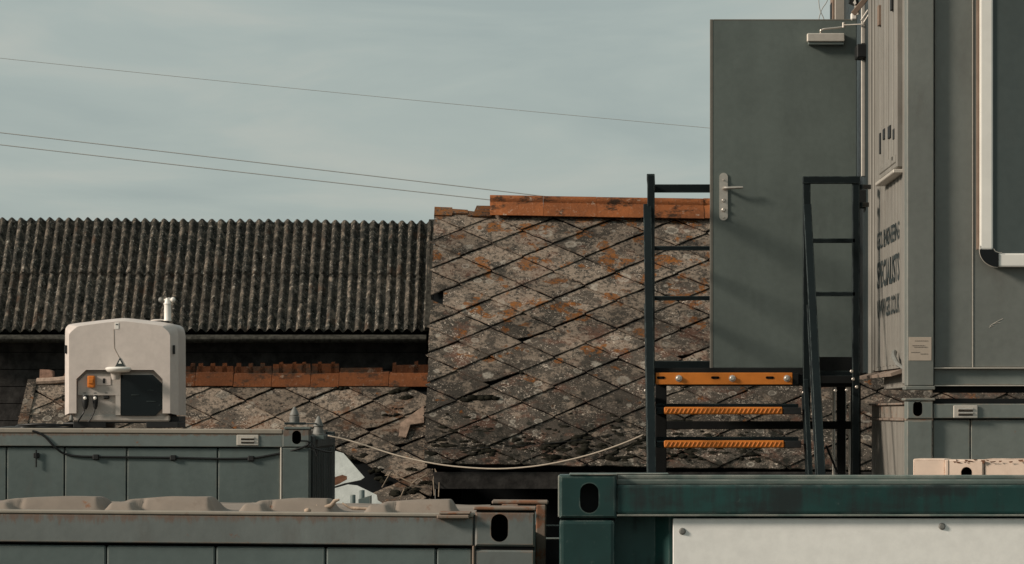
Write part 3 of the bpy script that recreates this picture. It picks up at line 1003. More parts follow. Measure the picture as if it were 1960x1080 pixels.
# cable clipped along the cabin
cb = thing('power_cable', 'black cable drooping along the grey cabin wall, held by three clips', 'cable', W(330, 876, DM - .02))
pts = [(62, 825), (75, 829), (88, 838), (105, 856), (124, 869), (150, 873.5), (183, 874.5), (250, 875.5), (331, 876.5), (400, 878), (430, 878.5), (480, 877.5), (510, 873), (545, 866), (572, 859), (587, 853), (592, 847)]
def smooth_path(P, n=4):
    out = []
    for i in range(len(P) - 1):
        p0, p1, p2, p3 = P[max(i - 1, 0)], P[i], P[i + 1], P[min(i + 2, len(P) - 1)]
        for k in range(n):
            t = k / n
            out.append(.5 * ((2 * p1) + (p2 - p0) * t + (2 * p0 - 5 * p1 + 4 * p2 - p3) * t * t + (3 * p1 - p0 - 3 * p2 + p3) * t ** 3))
    out.append(P[-1])
    return out
mb = MB()
mb.tube(smooth_path([W(x, y, DM + (.012 if y > 862 else -.010)) for x, y in pts]), .0072, 8)
mb.build('cord', M['cable'], cb, smooth=60)
for px in (183, 331, 480):
    MB().pbox(px - 6, px + 6, 870 + (px - 183) * .009, 880.5 + (px - 183) * .009, DM - .002, .03, .006).build('cable_clip', M['rubber'], cb)
mb = MB()
mb.tube(smooth_path([W(x, y, DM - .02) for x, y in ((576, 844), (590, 845), (597, 850), (603, 862), (607, 873))]), .006, 6)
mb.tube(smooth_path([W(x, y, DM - .02) for x, y in ((590, 852), (596, 856), (610, 861), (626, 865), (636, 866))]), .007, 6)
tag(recentre(mb.build('loose_wire', M['cable'], smooth=60)), 'two short black wires dangling from the cabin corner casting below the stacking cones', 'wire')

# stacking cones on the corner
def cone(px, py_base, py_tip, D, wpx, label, plate):
    s = D / F
    c = W(px, py_base, D); h = (py_base - py_tip) * s; r = wpx / 2 * s
    t = thing('stacking_cone', label, 'stacking cone', c, None, 'stacking cones on the cabin corner')
    MB().lathe([(r * .86, h * .44), (r, h * .47), (r * .96, h * .52), (r * .62, h * .74), (r * .22, h * .96), (0, h)], c, n=16).build('cone_tip', M['galv'], t, smooth=50)
    if plate:
        MB().lathe([(r * 1.02, 0), (r * 1.02, h * .36), (r * .84, h * .40), (r * .82, h * .438)], c, n=16).build('cone_body', M['galv'], t, smooth=40)
        MB().box(c.x - r * 1.9, c.x + r * 2.2, c.y - .06, c.y + .06, c.z - .016, c.z, .003).build('base_plate', M['black_steel'], t)
    else:
        MB().lathe([(r * 1.28, 0), (r * 1.28, h * .06), (r * 1.12, h * .09), (r * .80, h * .438)], c, n=16).build('cone_body', M['galv'], t, smooth=40)
    return t
cone(563.5, 808.5, 778.5, DM + .07, 19, 'grey metal stacking cone on a black plate, standing on the cabin corner casting', True)
cone(609.5, 833.5, 796, DM + .5, 20, 'larger grey stacking cone set lower, on the dark end of the grey cabin', False)
mb = MB(); mb.tube([W(576, 811.5, DM + .1), W(606, 811, DM + .5)], .006, 6)
tag(recentre(mb.build('bridge_rod', M['galv'])), 'thin pale rod bridging the two stacking cones', 'rod')
# cone 2 sits on a shelf of the end wall
MB().box(xe - .03, X(622, DM + .5), DM + .42, DM + .60, Z(836, DM + .5) - .02, Z(833.5, DM + .5), .003).build('cone_shelf', M['grey_mid'], Mi)

# cable coil left of the monitoring box
mb = MB()
P = []
for k in range(70):
    t = k / 69 * 2 * math.pi * 3.2
    P.append(W(95, 823, 23.6) + Vector((math.cos(t) * (.24 - .02 * (k / 69)), math.sin(t) * .20, .006 + .010 * (t / 6.28) + .006 * math.sin(t * 2.3))))
mb.tube(P, .008, 6)
mb.tube(smooth_path([W(150, 822, 23.4), W(120, 824, 23.2), W(70, 818, 23.1), W(45, 819, 23.0), W(20, 818, 23.2), W(0, 820, 23.4)]), .008, 6)
tag(recentre(mb.build('cable_coil', M['cable'], smooth=60)), 'loose coil of black cable lying on the grey cabin roof beside the monitoring box', 'cable')

# ---- white monitoring box
DX = 23.4
def bp(zx, zy): return (zx / 3.6, 540 + zy / 3.6)
Bx = thing('monitoring_box', 'off white monitoring box with dark hatch and wind sensor mast on the cabin roof', 'equipment box', (X(238, DX), DX + .3, Z(815, DX)))
def curve_pts(P, n=5):
    return [(float(v.x), float(v.y)) for v in smooth_path([Vector((x, y, 0)) for x, y in P], n)]
top_f = [(475, 372), (482, 352), (520, 318), (545, 305), (640, 291), (760, 276), (840, 271), (900, 275), (1000, 287), (1105, 301), (1125, 312), (1160, 344), (1172, 372)]
top_o = [(437, 372), (440, 322), (452, 302), (480, 287), (620, 269), (760, 253), (840, 247), (900, 250), (1010, 262), (1130, 277), (1190, 292), (1212, 320), (1220, 372)]
front = [bp(475, 905)] + [bp(*q) for q in curve_pts(top_f)] + [bp(1172, 905)]
outer = [bp(436, 918)] + [bp(*q) for q in curve_pts(top_o)] + [bp(1222, 918)]
cut = [bp(*q) for q in ((1120, 905), (1120, 668), (1058, 606), (592, 606), (526, 668), (526, 905))]
mb = MB()
# front face with its arched cut-out, as a thick plate
mb.poly_prism([W(x, y, DX) for x, y in front + cut], Vector((0, .055, 0)))
mb.build('front_cover', M['shell'], Bx)
# chamfered hood
mb = MB()
bm = mb.bm
ra = [bm.verts.new(W(x, y, DX + .001)) for x, y in front]
rb_ = [bm.verts.new(W(x, y, DX) + Vector((0, .075, 0))) for x, y in outer]
rc = [bm.verts.new(W(x, y, DX) + Vector((0, .52, 0))) for x, y in outer]
n_ = len(front)
for a, b_ in ((ra, rb_), (rb_, rc)):
    for i in range(n_ - 1):
        bm.faces.new((a[i], a[i + 1], b_[i + 1], b_[i]))
bm.faces.new(rc)
mb.build('hood', M['shell'], Bx, smooth=32)
# inner body
ins = MB()
p0, p1 = bp(490, 962), bp(1165, 600)
ins.box(X(p0[0], DX), X(p1[0], DX), DX + .045, DX + .5, Z(p0[1], DX), Z(bp(0, 915)[1], DX), .01)
ins.box(X(bp(500, 0)[0], DX), X(bp(1150, 0)[0], DX), DX + .058, DX + .45, Z(bp(0, 915)[1], DX), Z(bp(0, 612)[1], DX), .0)
body = ins.build('control_panel', M['shell_in'], Bx)
# raised surround of the panel (leaves the black shadow gap at the top)
pan = [bp(*q) for q in ((536, 918), (536, 690), (596, 632), (1052, 632), (1116, 690), (1116, 918))]
mb = MB()
hole = [bp(*q) for q in ((545, 905), (545, 788), (555, 780), (785, 780), (796, 790), (796, 905), (786, 914), (556, 914))]
mb.poly_prism([W(x, y, DX + .030) for x, y in [bp(*q) for q in ((536, 780), (536, 690), (596, 632), (830, 632), (830, 780))]], Vector((0, .03, 0)))
mb.poly_prism([W(x, y, DX + .030) for x, y in [bp(*q) for q in ((796, 918), (796, 781), (830, 781), (830, 918))]], Vector((0, .03, 0)))
mb.poly_prism([W(x, y, DX + .032) for x, y in [bp(*q) for q in ((830, 645), (830, 632), (1056, 632), (1116, 690), (1116, 720), (1050, 648))]], Vector((0, .03, 0)))
mb.build('panel_fascia', M['shell_in'], Bx)
# tinted hatch
mb = MB()
mb.poly_prism([W(x, y, DX + .024) for x, y in [bp(*q) for q in ((834, 920), (834, 640), (1054, 640), (1118, 700), (1118, 872), (1070, 922))]], Vector((0, .04, 0)))
hat = mb.build('tinted_hatch', M['tinted'], Bx)
mb = MB()
for q in ((905, 775, 960, 782), (1010, 742, 1060, 748), (1010, 820, 1075, 826)):
    a, b_ = bp(q[0], q[1]), bp(q[2], q[3])
    mb.pbox(a[0], b_[0], a[1], b_[1], DX + .020, .006, .001)
for q in ((1095, 712), (1100, 850)):
    a = bp(*q); mb.lathe([(.006, 0), (.004, .004)], W(a[0], a[1], DX + .024), Vector((0, -1, 0)), 8)
mb.build('hatch_fitting', M['black_steel'], hat)
mb = MB()
mb.pbox(*[bp(600, 0)[0], bp(652, 0)[0]], bp(0, 645)[1], bp(0, 728)[1], DX - .004, .045, .010, 2)
es = mb.build('isolator_switch', M['orange_plastic'], Bx)
MB().pbox(bp(608, 0)[0], bp(642, 0)[0], bp(0, 668)[1], bp(0, 700)[1], DX - .014, .015, .006, 2).build('switch_knob', M['orange'], es)
# small lock plate and labels
pl = MB().pbox(bp(668, 0)[0], bp(764, 0)[0], bp(0, 652)[1], bp(0, 712)[1], DX + .026, .006, .004).build('socket_plate', M['shell'], Bx)
MB().pbox(bp(708, 0)[0], bp(724, 0)[0], bp(0, 664)[1], bp(0, 698)[1], DX + .022, .008, .002).build('lock_slot', M['rubber'], pl)
mb = MB()
for zx in (583, 655, 732):
    mb.pbox(bp(zx - 9, 0)[0], bp(zx + 9, 0)[0], bp(0, 762)[1], bp(0, 767)[1], DX + .0285, .002, 0)
mb.build('socket_marking', M['ink'], Bx)
# plugs and leads
mb = MB()
mb.pbox(bp(712, 0)[0], bp(752, 0)[0], bp(0, 783)[1], bp(0, 806)[1], DX + .03, .03, .006)
mb.build('socket_cover', M['rubber'], Bx)
for zx, zy, r_, tail in ((588, 800, .030, ((588, 860), (575, 900), (545, 950), (535, 966))), (657, 800, .024, ((657, 850), (650, 890), (630, 935), (608, 966)))):
    a = bp(zx, zy - 18)
    pm = MB()
    top = W(a[0], a[1], DX + .005)
    c_ = W(*bp(zx, zy + 55), DX + .0)
    pm.tube([top, W(*bp(zx, zy + 12), DX), c_, W(*bp(zx, zy + 78), DX + .0)], [r_ * .72, r_ * .82, r_ * .66, r_ * .3], 12)
    pg = pm.build('plug', M['rubber'], Bx, smooth=40)
    MB().lathe([(.011, 0), (.011, .014), (.004, .018)], W(*bp(zx - 1, zy), DX - r_ * .75), Vector((0, -1, 0)), 10).build('plug_clip', M['white_plastic'], pg)
    tm = MB(); tm.tube(smooth_path([W(*bp(zx, zy + 70), DX)] + [W(*bp(*q), DX - .002) for q in tail]), .0055, 6)
    tm.build('lead', M['cable'], pg, smooth=60)
# embossed lettering strip (four raised letters, barely legible)
def text_mesh(body_, name, mat, parent, origin, ax_u, ax_v, width, height, off=.0, ext=.001):
    cu = bpy.data.curves.new(name, 'FONT')
    cu.body = body_
    cu.offset = off
    cu.resolution_u = 2
    tmp = bpy.data.objects.new('tmp_text', cu)
    COL.objects.link(tmp)
    dg = bpy.context.evaluated_depsgraph_get()
    dg.update()
    me = bpy.data.meshes.new_from_object(tmp.evaluated_get(dg))
    bpy.data.objects.remove(tmp)
    xs = [v.co.x for v in me.vertices]; ys = [v.co.y for v in me.vertices]
    sx = width / (max(xs) - min(xs)); sy = height / (max(ys) - min(ys))
    x0, y0 = min(xs), min(ys)
    nrm = ax_u.cross(ax_v).normalized()
    root = parent
    while root.parent is not None: root = root.parent
    base = ROOTS[root.name][0]
    for v in me.vertices:
        v.co = origin + ax_u * ((v.co.x - x0) * sx) + ax_v * ((v.co.y - y0) * sy) + nrm * ext - base
    me.materials.clear(); me.materials.append(mat)
    me.name = name
    o = bpy.data.objects.new(name, me)
    COL.objects.link(o); o.parent = parent
    return o
text_mesh('DOCK', 'raised_letters', M['shell'], Bx, W(*bp(685, 908), DX + .056), Vector((1, 0, 0)), Vector((0, 0, 1)), .10, .022, .01, .002)
# side slots, seam, warning triangle, label
mb = MB()
for zx0, zx1 in ((443, 458),):
    a, b_ = bp(zx0, 435), bp(zx1, 492)
    mb.pbox(a[0], b_[0], a[1], b_[1], DX + .03, .03, .002)
a, b_ = bp(1190, 435), bp(1204, 496)
mb.pbox(a[0], b_[0], a[1], b_[1], DX + .016, .04, .002)
mb.build('side_slot', M['rubber'], Bx)
mb = MB(); mb.tube([W(*bp(x, y), DX - .0005) for x, y in ((785, 326), (786, 400), (788, 455), (800, 480), (822, 520))], .0018, 5)
mb.build('lanyard', M['grass'], Bx)
o = MB().pbox(bp(790, 0)[0], bp(818, 0)[0], bp(0, 280)[1], bp(0, 324)[1], DX - .003, .004, .001).build('label_plate', M['white_plastic'], Bx)
MB().pbox(bp(798, 0)[0], bp(811, 0)[0], bp(0, 289)[1], bp(0, 296)[1], DX - .005, .003, 0).build('label_mark', M['ink'], o)
mb = MB()
mb.poly_prism([W(*bp(x, y), DX - .004) for x, y in ((793, 583), (826, 520), (862, 583))], Vector((0, .005, 0)))
o = mb.build('warning_triangle', M['ink'], Bx)
mb = MB(); mb.poly_prism([W(*bp(x, y), DX - .0055) for x, y in ((815, 562), (826, 538), (839, 562))], Vector((0, .003, 0)))
mb.build('triangle_centre', M['white_plastic'], o)
# disc antenna over the hatch
cz = W(*bp(815, 600), DX - .07)
s_ = DX / F / 3.6
o = MB().lathe([(60 * s_, -22 * s_), (74 * s_, -20 * s_), (88 * s_, -4 * s_), (90 * s_, 3 * s_), (86 * s_, 9 * s_), (72 * s_, 15 * s_), (0, 16 * s_)], cz, n=28).build('disc_antenna', M['white_plastic'], Bx, smooth=45)
MB().lathe([(26 * s_, -72 * s_), (30 * s_, -60 * s_), (36 * s_, -22 * s_)], cz + Vector((-.02, .02, 0)), n=14).build('antenna_stem', M['shell_in'], o, smooth=45)
MB().box(cz.x - .035, cz.x + .0, cz.y, DX + .05, cz.z - 40 * s_, cz.z - 26 * s_, .003).build('antenna_arm', M['shell_in'], o)
# wind sensor
c = W(*bp(1155, 268), DX + .16)
pr = [(27, 0), (28, 4), (25, 12), (24, 112), (28, 114), (28, 122), (23, 124), (20, 136), (14, 150), (14, 160)]
ws = MB().lathe([(r_ * s_, h_ * s_) for r_, h_ in pr], c, n=18).build('wind_sensor', M['white_plastic'], Bx, smooth=40)
for dx, dy, col_ in ((38, -.01, 'white_plastic'), (-47, .03, 'galv'), (2, .07, 'white_plastic')):
    q = c + Vector((dx * s_, dy, 147 * s_))
    mb = MB()
    pr2 = [(18 * s_ * math.sin(t), 18 * s_ * math.cos(t)) for t in [math.pi * k / 9 for k in range(0, 10)]]
    mb.lathe(pr2 if dx > 0 else [(19 * s_ * math.sin(t), 19 * s_ * (1 - math.cos(t))) for t in [math.pi / 2 * k / 6 for k in range(7)]] , q, Vector((0, -1, 0)) if dx < 0 else Vector((1, .4, 0)), 14)
    mb.build('sensor_cup', M[col_], ws, smooth='all')
    mb = MB(); mb.tube([c + Vector((0, 0, 147 * s_)), q], .006, 6); mb.build('sensor_arm', M['white_plastic'], ws)
# low dome behind the mast, base skids
MB().lathe([(60 * s_, 0), (55 * s_, 6 * s_), (30 * s_, 11 * s_), (0, 12 * s_)], W(*bp(1095, 268), DX + .2), n=20).build('dome_cap', M['shell'], Bx, smooth='all')
mb = MB()
zb0, zb1 = Z(bp(0, 1006)[1], DX), Z(bp(0, 962)[1], DX)
for a, b_ in ((497, 725), (1000, 1222)):
    mb.box(X(bp(a, 0)[0], DX), X(bp(b_, 0)[0], DX), DX + .05, DX + .5, zb0, zb1, .004)
mb.box(X(bp(500, 0)[0], DX), X(bp(1220, 0)[0], DX), DX + .06, DX + .5, zb0 + (zb1 - zb0) * .75, zb1, .002)
mb.box(X(bp(1165, 0)[0], DX), X(bp(1222, 0)[0], DX), DX + .08, DX + .5, zb1, Z(bp(0, 925)[1], DX), .004)
mb.build('base_skid', M['rubber'], Bx)
mb = MB()
mb.lathe([(.012, 0), (.016, .006), (.012, .03), (.006, .04)], W(*bp(492, 955), DX + .02), n=10)
mb.build('leveling_foot', M['galv'], Bx, smooth=40)

# ---- near left cabin
DN = 10.9
Nr = thing('near_cabin', 'rust streaked grey cabin with dented dusty roof, nearest container at the lower left', 'container', (X(1025, DN), DN, 0), ((X(1025, DN), DN, Z(984, DN)), .0085))
xl = X(-900, DN)
def np_(a, b_, c_, d_, off, dep, bv=.004): return MB().pbox(a, b_, c_, d_, DN + off, dep, bv)
np_(-900, 906, 984.5, 991.5, -.003, .06, .003).build('top_lip', M['lip'], Nr)
np_(-900, 906, 992, 1046, 0, .08, .003).build('top_rail', M['front_rail'], Nr)
np_(-900, 908, 1046.5, 1900, .03, .02, 0).build('wall_backing', M['void'], Nr)
ed = [-900, -420, -5, 204, 413, 624, 835.5, 905]
for a, b_ in zip(ed, ed[1:]):
    np_(a + 1.0, b_ - 1.0, 1051.5, 1900, .014, .03, .005).build('wall_panel', M['front_panel'], Nr)
np_(904.5, 909, 1046, 1900, -.004, .05, .003).build('post_edge_strip', M['rusty'], Nr)
np_(909.5, 1024, 1053.5, 1900, -.001, .12, .006).build('corner_post', M['front_rail'], Nr)
MB().casting(909.5, 1024, 981, 1046.5, DN - .004, .15, 939.7, 972.8, 984.5, 1038).build('corner_casting', [M['front_rail'], M['void']], Nr)
np_(906, 1026, 971, 977.5, -.008, .16, .003).build('casting_cap', M['rusty'], Nr)
np_(912, 1022, 977.5, 981, .0, .14, .0).build('cap_seal', M['void'], Nr)
np_(912, 1022, 1047, 1053, .004, .12, .0).build('post_seal', M['void'], Nr)
mb = MB()
mb.pbox(941, 1049, 958.5, 966, DN + .25, .12, .004)
mb.pbox(1026, 1045, 966, 1500, DN + .25, .10, .004)
mb.pbox(960, 992, 966, 972, DN + .22, .10, .004)
mb.build('end_frame', M['rusty'], Nr)
# roof sheet, falling slightly to the rear, with pressed dimples near the front edge
mb = MB(); bm = mb.bm
zr = Z(985.5, DN)
nx, ny = 520, 44
x0r, x1r = X(-700, DN), X(906, DN)
lumps = [(-300, -90, .045), (-62, 190, .046), (186, 404, .049), (446, 634, .047), (688, 872, .046)]
def sm(t):
    t = min(max(t, 0), 1)
    return t * t * (3 - 2 * t)
def hump(px, yy):
    """pressed roof dimples: a steep nose on the left, a long flat back falling away to the right"""
    h = 0
    for a, b_, hh in lumps:
        w_ = b_ - a
        if a - 6 < px < b_ + 6:
            t = (px - a) / w_
            body = sm((t - .02) / .22) * (.80 + .20 * sm((t - .15) / .5)) * sm((1.01 - t) / .10)
            by = 1 - sm((yy - .30) / .45)
            front = sm((yy - (.075 + .03 * t)) / .045)
            nose = sm(t / .10) * sm((.34 - t) / .10) * .62 * sm((yy - .022) / .05)
            crease = 1 - .5 * math.exp(-((t - .35) / .022) ** 2) * (1 - sm((yy - .10) / .05))
            h += hh * max(body * front * by, nose * by) * crease
    return h
grid = []
for j in range(ny + 1):
    yy = 2.35 * (j / ny) ** 2.0
    row = []
    for i in range(nx + 1):
        x = x0r + (x1r - x0r) * i / nx
        px = -700 + 1606 * i / nx
        z = zr - .0125 * yy - .004 + hump(px, yy) + .0025 * mn.noise(Vector((x * 9, yy * 9, 0)))
        if yy < .02: z = zr - .003
        row.append(bm.verts.new((x, DN + .03 + yy, z)))
    grid.append(row)
for j in range(ny):
    for i in range(nx):
        bm.faces.new((grid[j][i], grid[j][i + 1], grid[j + 1][i + 1], grid[j + 1][i]))
mb.build('roof_sheet', M['front_roof'], Nr, smooth='all')
MB().box(xl, X(1020, DN), DN + 2.36, DN + 2.42, .05, zr - .06, 0).build('rear_wall', M['front_panel'], Nr)
MB().box(X(1000, DN), X(1020, DN), DN + .16, DN + 2.36, .05, zr - .06, 0).build('end_wall', M['front_panel'], Nr)
# debris on that roof
mb = MB()
mb.tube([W(x, y, DN + .16) for x, y in ((607, 973), (620, 972), (634, 968), (641, 959), (650, 956))], [.004, .007, .008, .007, .003], 7)
mb.tube([W(x, y, DN + .16) for x, y in ((616, 974), (606, 969), (607, 975))], [.004, .007, .005], 7)
tag(recentre(mb.build('broken_stick', M['wood'], smooth=60)), 'short bent bleached stick on the dusty near cabin roof', 'stick')
mb = MB()
mb.tube([W(x, y, DN + .2) for x, y in ((655, 963), (668, 971), (676, 973), (700, 974), (721, 976))], [.003, .004, .006, .005, .003], 7)
tag(recentre(mb.build('broken_stick', M['wood'], smooth=60)), 'longer straight stick with flaking bark, right of the bent stick on the cabin roof', 'stick')
mb = MB()
mb.pbox(836, 898, 986, 993, DN - .03, .14, .003)
mb.pbox(840, 900, 981, 984.5, DN - .02, .14, .002)
tag(recentre(mb.build('rusty_bar', M['rusty'])), 'flat rusty bar resting on the near cabin top edge beside its corner casting', 'metal bar')
mb = MB()
mb.lathe([(.010, 0), (.012, .01), (.004, .016)], W(589, 982, DN + .06), n=9)
tag(recentre(mb.build('pebble', M['wood'], smooth='all')), 'single small pale chip lying on the dusty near cabin roof', 'debris')
# grey bracket standing behind the near cabin roof
br = thing('metal_bracket', 'small grey steel bracket with two upright pins, in front of the pale loose sheet', 'bracket', W(690, 985, 13.6))
D_ = 13.6
MB().pbox(672, 711, 966, 990, D_, .10, .003).build('bracket_base', M['grey_mid'], br)
mb = MB(); mb.poly_prism([W(x, y, D_) for x, y in ((686, 966), (686, 956), (709, 949), (709, 966))], Vector((0, .09, 0))); mb.build('bracket_cheek', M['grey_mid'], br)
for (a, t_) in ((675.5, 947), (693, 938)):
    MB().lathe([(.0105, 0), (.0105, (972 - t_) / F * D_ - .002), (.009, (972 - t_) / F * D_)], W(a, 972, D_ + .03), n=12).build('pin', M['grey_mid'], br, smooth=40)
# thin grey pipes seen in the gap right of the near cabin
for y_, lab in ((1006, 'upper thin grey pipe crossing the dark gap between near cabin and green container'), (1031, 'lower brighter pipe crossing the dark gap between near cabin and green container')):
    mb = MB(); mb.tube([W(1030, y_, 15), W(1120, y_, 15)], .0035 if y_ < 1020 else .005, 6)
    tag(recentre(mb.build('pipe', M['black_steel'] if y_ < 1020 else M['grey_mid'], smooth=60)), lab, 'pipe')

# ---- green container
DG = 9.9
Gc = thing('green_container', 'dark green shipping container with a white sheet bolted over its side, at the lower right', 'container', (X(1070, DG), DG, 0))
mb = MB()
# casting with a rounded upper left edge
mb.casting(1071, 1180, 909.5, 992, DG - .004, .17, 1110, 1146, 925, 982)
mb.build('corner_casting', [M['green_grimy'], M['rubber']], Gc)
MB().pbox(1068, 1076, 911, 990, DG + .012, .15, .008, 3).build('casting_edge_highlight', M['green_pale'], Gc)  # paler colour paints the highlight on the rounded casting edge
MB().pbox(1090, 1182, 907, 910, DG - .006, .16, .003).build('casting_lip', M['green_pale'], Gc)
MB().pbox(1070.5, 1177, 995, 2300, DG, .15, .012, 2).build('corner_post', M['green_grimy'], Gc)
MB().pbox(1072, 1176, 992, 995, DG + .008, .12, 0).build('post_seal', M['void'], Gc)
MB().pbox(1180.5, 2900, 909.5, 918, DG + .052, .03, .003).build('roof_flange', M['green_pale'], Gc)
MB().pbox(1180.5, 2900, 918, 928, DG + .022, .05, .005, 2).build('roof_flange', M['green_pale'], Gc)
mb = MB()
mb.pbox(1180.5, 2900, 928.3, 984.5, DG + .004, .06, .008, 2)
mb.build('top_rail', M['green'], Gc)
MB().pbox(1180.5, 2900, 984.8, 988.8, DG - .002, .05, .002).build('rail_lip', M['green_pale'], Gc)
MB().pbox(1180.5, 1280, 906.2, 908.6, DG + .06, .1, .002).build('roof_strip', M['green_pale'], Gc)
# corrugated side
mb = MB()
prof = []
xx = X(1177, DG); period = .276
x_end = X(2900, DG)
while xx < x_end:
    prof += [(xx, .085), (xx + .118, .085), (xx + .158, .045), (xx + .236, .045)]
    xx += period
bm = mb.bm
lo = [bm.verts.new((x, DG + y, .1)) for x, y in prof]
hi = [bm.verts.new((x, DG + y, Z(988, DG))) for x, y in prof]
for i in range(len(prof) - 1): bm.faces.new((lo[i], lo[i + 1], hi[i + 1], hi[i]))
mb.build('corrugated_side', M['green'], Gc)
mb = MB()
zg = Z(912, DG) - .012
mb.loft([[Vector((X(1180, DG), DG + .09, zg + q)), Vector((x_end, DG + .09, zg + q)), Vector((x_end, DG + 2.35, zg - .045 + q)), Vector((X(1180, DG), DG + 2.35, zg - .045 + q))] for q in (-.03, 0)])
mb.build('roof', M['green'], Gc)
MB().box(X(1075, DG), X(1080, DG), DG + .16, DG + 2.34, .05, zg - .07, 0).build('end_wall', M['green'], Gc)
pn = MB().pbox(1288, 2600, 992.5, 2100, DG + .018, .012, .002).build('white_sheet', M['white_panel'], Gc)
mb = MB()
for (a, b_) in ((1306, 1017), (1803, 1007.5), (1306, 1500), (1803, 1500), (2300, 1007)):
    o = MB().lathe([(6.8 / F * DG, 0), (6.8 / F * DG, .0025), (5.2 / F * DG, .0045), (4.4 / F * DG, .007), (0, .0075)], W(a, b_, DG + .019), Vector((0, -1, 0)), 12).build('bolt', M['galv'], pn, smooth=35)

# ---- cream container
DC = 14.9
Cc = thing('cream_container', 'peeling cream container top peeping over the green container rail', 'container', (X(1812, DC), DC, 0), ((X(1812, DC), DC, 0), R(-14), 'Z'))
MB().casting(1811, 1883, 880, 925, DC - .004, .16, 1840, 1861, 894, 916).build('corner_casting', [M['cream'], M['void']], Cc)
MB().pbox(1809, 1817, 880, 2000, DC - .008, .06, .004).build('post_edge_strip', M['cream'], Cc)
mb = MB()
bm = mb.bm
tops = []
n_ = 60
for k in range(n_ + 1):
    px = 1884 + (2600 - 1884) * k / n_
    tops.append((px, 881 + 3.0 * mn.noise(Vector((px * .03, 2, 0))) + 1.5 * mn.noise(Vector((px * .11, 5, 0))) - 3))
loop = [W(2600, 925, DC + .006), W(1884, 925, DC + .006)] + [W(px, py, DC + .006) for px, py in tops]
mb.poly_prism(loop, Vector((0, .08, 0)))
mb.build('top_rail', M['cream'], Cc)
mb = MB()
x_ = X(1811, DC)
zc = Z(878, DC)
MB().pbox(1746, 1808.5, 878.5, 2000, DC + .012, .2, .005).build('end_return', M['cream'], Cc)
mb.box(x_ - .0, x_ + .06, DC + .17, DC + 1.28, .05, zc - .05, .006)
mb.box(x_ - .012, x_ + .05, DC + .03, DC + .15, .05, zc - .02, .006)
mb.box(x_ - .02, x_ + .05, DC + 1.2, DC + 1.3, .05, zc - .05, .006)
mb.box(x_ - .018, x_ + .05, DC + .17, DC + 1.19, zc - .07, zc - .045, .006)
mb.build('end_wall', M['cream'], Cc)
MB().box(x_ + .05, X(2600, DC), DC + .09, DC + 1.28, zc - .10, zc - .055, 0).build('roof', M['cream'], Cc)
MB().pbox(1818, 2600, 926, 2200, DC + .02, .05, .003).build('side_wall', M['cream'], Cc)
# paint flakes along the top
mb = MB()
fr = random.Random(8)
for k in range(26):
    px = fr.uniform(1815, 1975); py = 880 + fr.uniform(-1, 5)
    w_ = fr.uniform(3, 12)
    mb.poly_prism([W(px, py, DC - .006), W(px + w_, py + fr.uniform(-1, 2), DC - .010), W(px + w_ * .8, py + fr.uniform(1, 3), DC - .005), W(px + w_ * .3, py + fr.uniform(1, 4), DC - .006)], Vector((0, .002, 0)))
o = mb.build('paint_flakes', M['sheet_rust'], Cc)
o['kind'] = 'stuff'

# ---- right stack: lower container
DRt = 19.7
XE = X(1735, DRt)         # plane of the sunlit end walls
Lo = thing('lower_grey_container', 'lower grey container of the right stack, with white slotted vent on its rail', 'container', (XE, DRt, 0))
def lp(a, b_, c_, d_, off, dep, bv=.004): return MB().pbox(a, b_, c_, d_, DRt + off, dep, bv)
MB().casting(1736.5, 1786, 767.5, 802, DRt - .004, .17, 1747.5, 1765.5, 767.8, 797).build('corner_casting', [M['grey_lower'], M['void']], Lo)
lp(1732, 1790, 762, 767, -.01, .2, .003).build('casting_cap', M['grey_lower'], Lo)
lp(1736, 1784.5, 805, 1700, -.002, .16, .005).build('corner_post', M['grey_lower'], Lo)
lp(1735, 1786, 802.2, 804.8, .004, .12, .0).build('post_seal', M['rusty'], Lo)
lp(1787, 2600, 773, 801, .006, .08, .004).build('top_rail', M['grey_lower'], Lo)
lp(1787, 2600, 763, 773, .05, .1, .003).build('shaded_roof_edge', M['black_dull'], Lo)  # black plate: the shadow on the container top put into its colour
e2 = [1785, 1857.5, 2010, 2160, 2310, 2460, 2600]
for a, b_ in zip(e2, e2[1:]):
    lp(a + .8, b_ - .8, 803.5, 1700, .03, .03, .005).build('wall_panel', M['grey_lower'], Lo)
lp(1787, 2600, 801, 1700, .05, .02, 0).build('wall_backing', M['void'], Lo)
vent(Lo, 1825, 1871.5, 776, 800.5, DRt)
# its end wall
mb = MB()
zt_ = Z(775, 21)
mb.box(XE + .012, XE + .08, DRt + .16, DRt + 2.42, .05, Z(775, 20.5) - .02, .004)
mb.box(XE + .004, XE + .05, DRt + .16, DRt + .30, .05, Z(810, DRt), .006)
mb.box(XE + .010, XE + .05, DRt + 2.2, DRt + 2.36, .05, Z(810, DRt), .006)
end_ribs(mb, XE + .02, DRt + .45, DRt + 2.1, .2, Z(815, DRt), .27, .004, -1, .5)
mb.build('end_wall', M['grey_end'], Lo)
mb = MB()
mb.box(XE - .004, XE + .06, DRt + .18, DRt + 2.40, Z(806, DRt), Z(801.5, DRt), .003)
mb.box(XE - .010, XE + .06, DRt + .18, DRt + 2.40, Z(775, DRt), Z(771, DRt), .003)
mb.box(XE + .010, XE + .06, DRt + .18, DRt + 2.40, Z(801.5, DRt), Z(775, DRt), .003)
mb.build('end_rail', paint('scuffed_end_rail', (.20, .175, .145), .65, .15, .1, .4, rust=.75, edge=.8, edge_col=(.22, .10, .06)), Lo)
MB().box(XE + .05, X(2600, DRt), DRt + .1, DRt + 2.4, Z(775, DRt) - .05, Z(775, DRt), 0).build('roof', M['black_dull'], Lo)

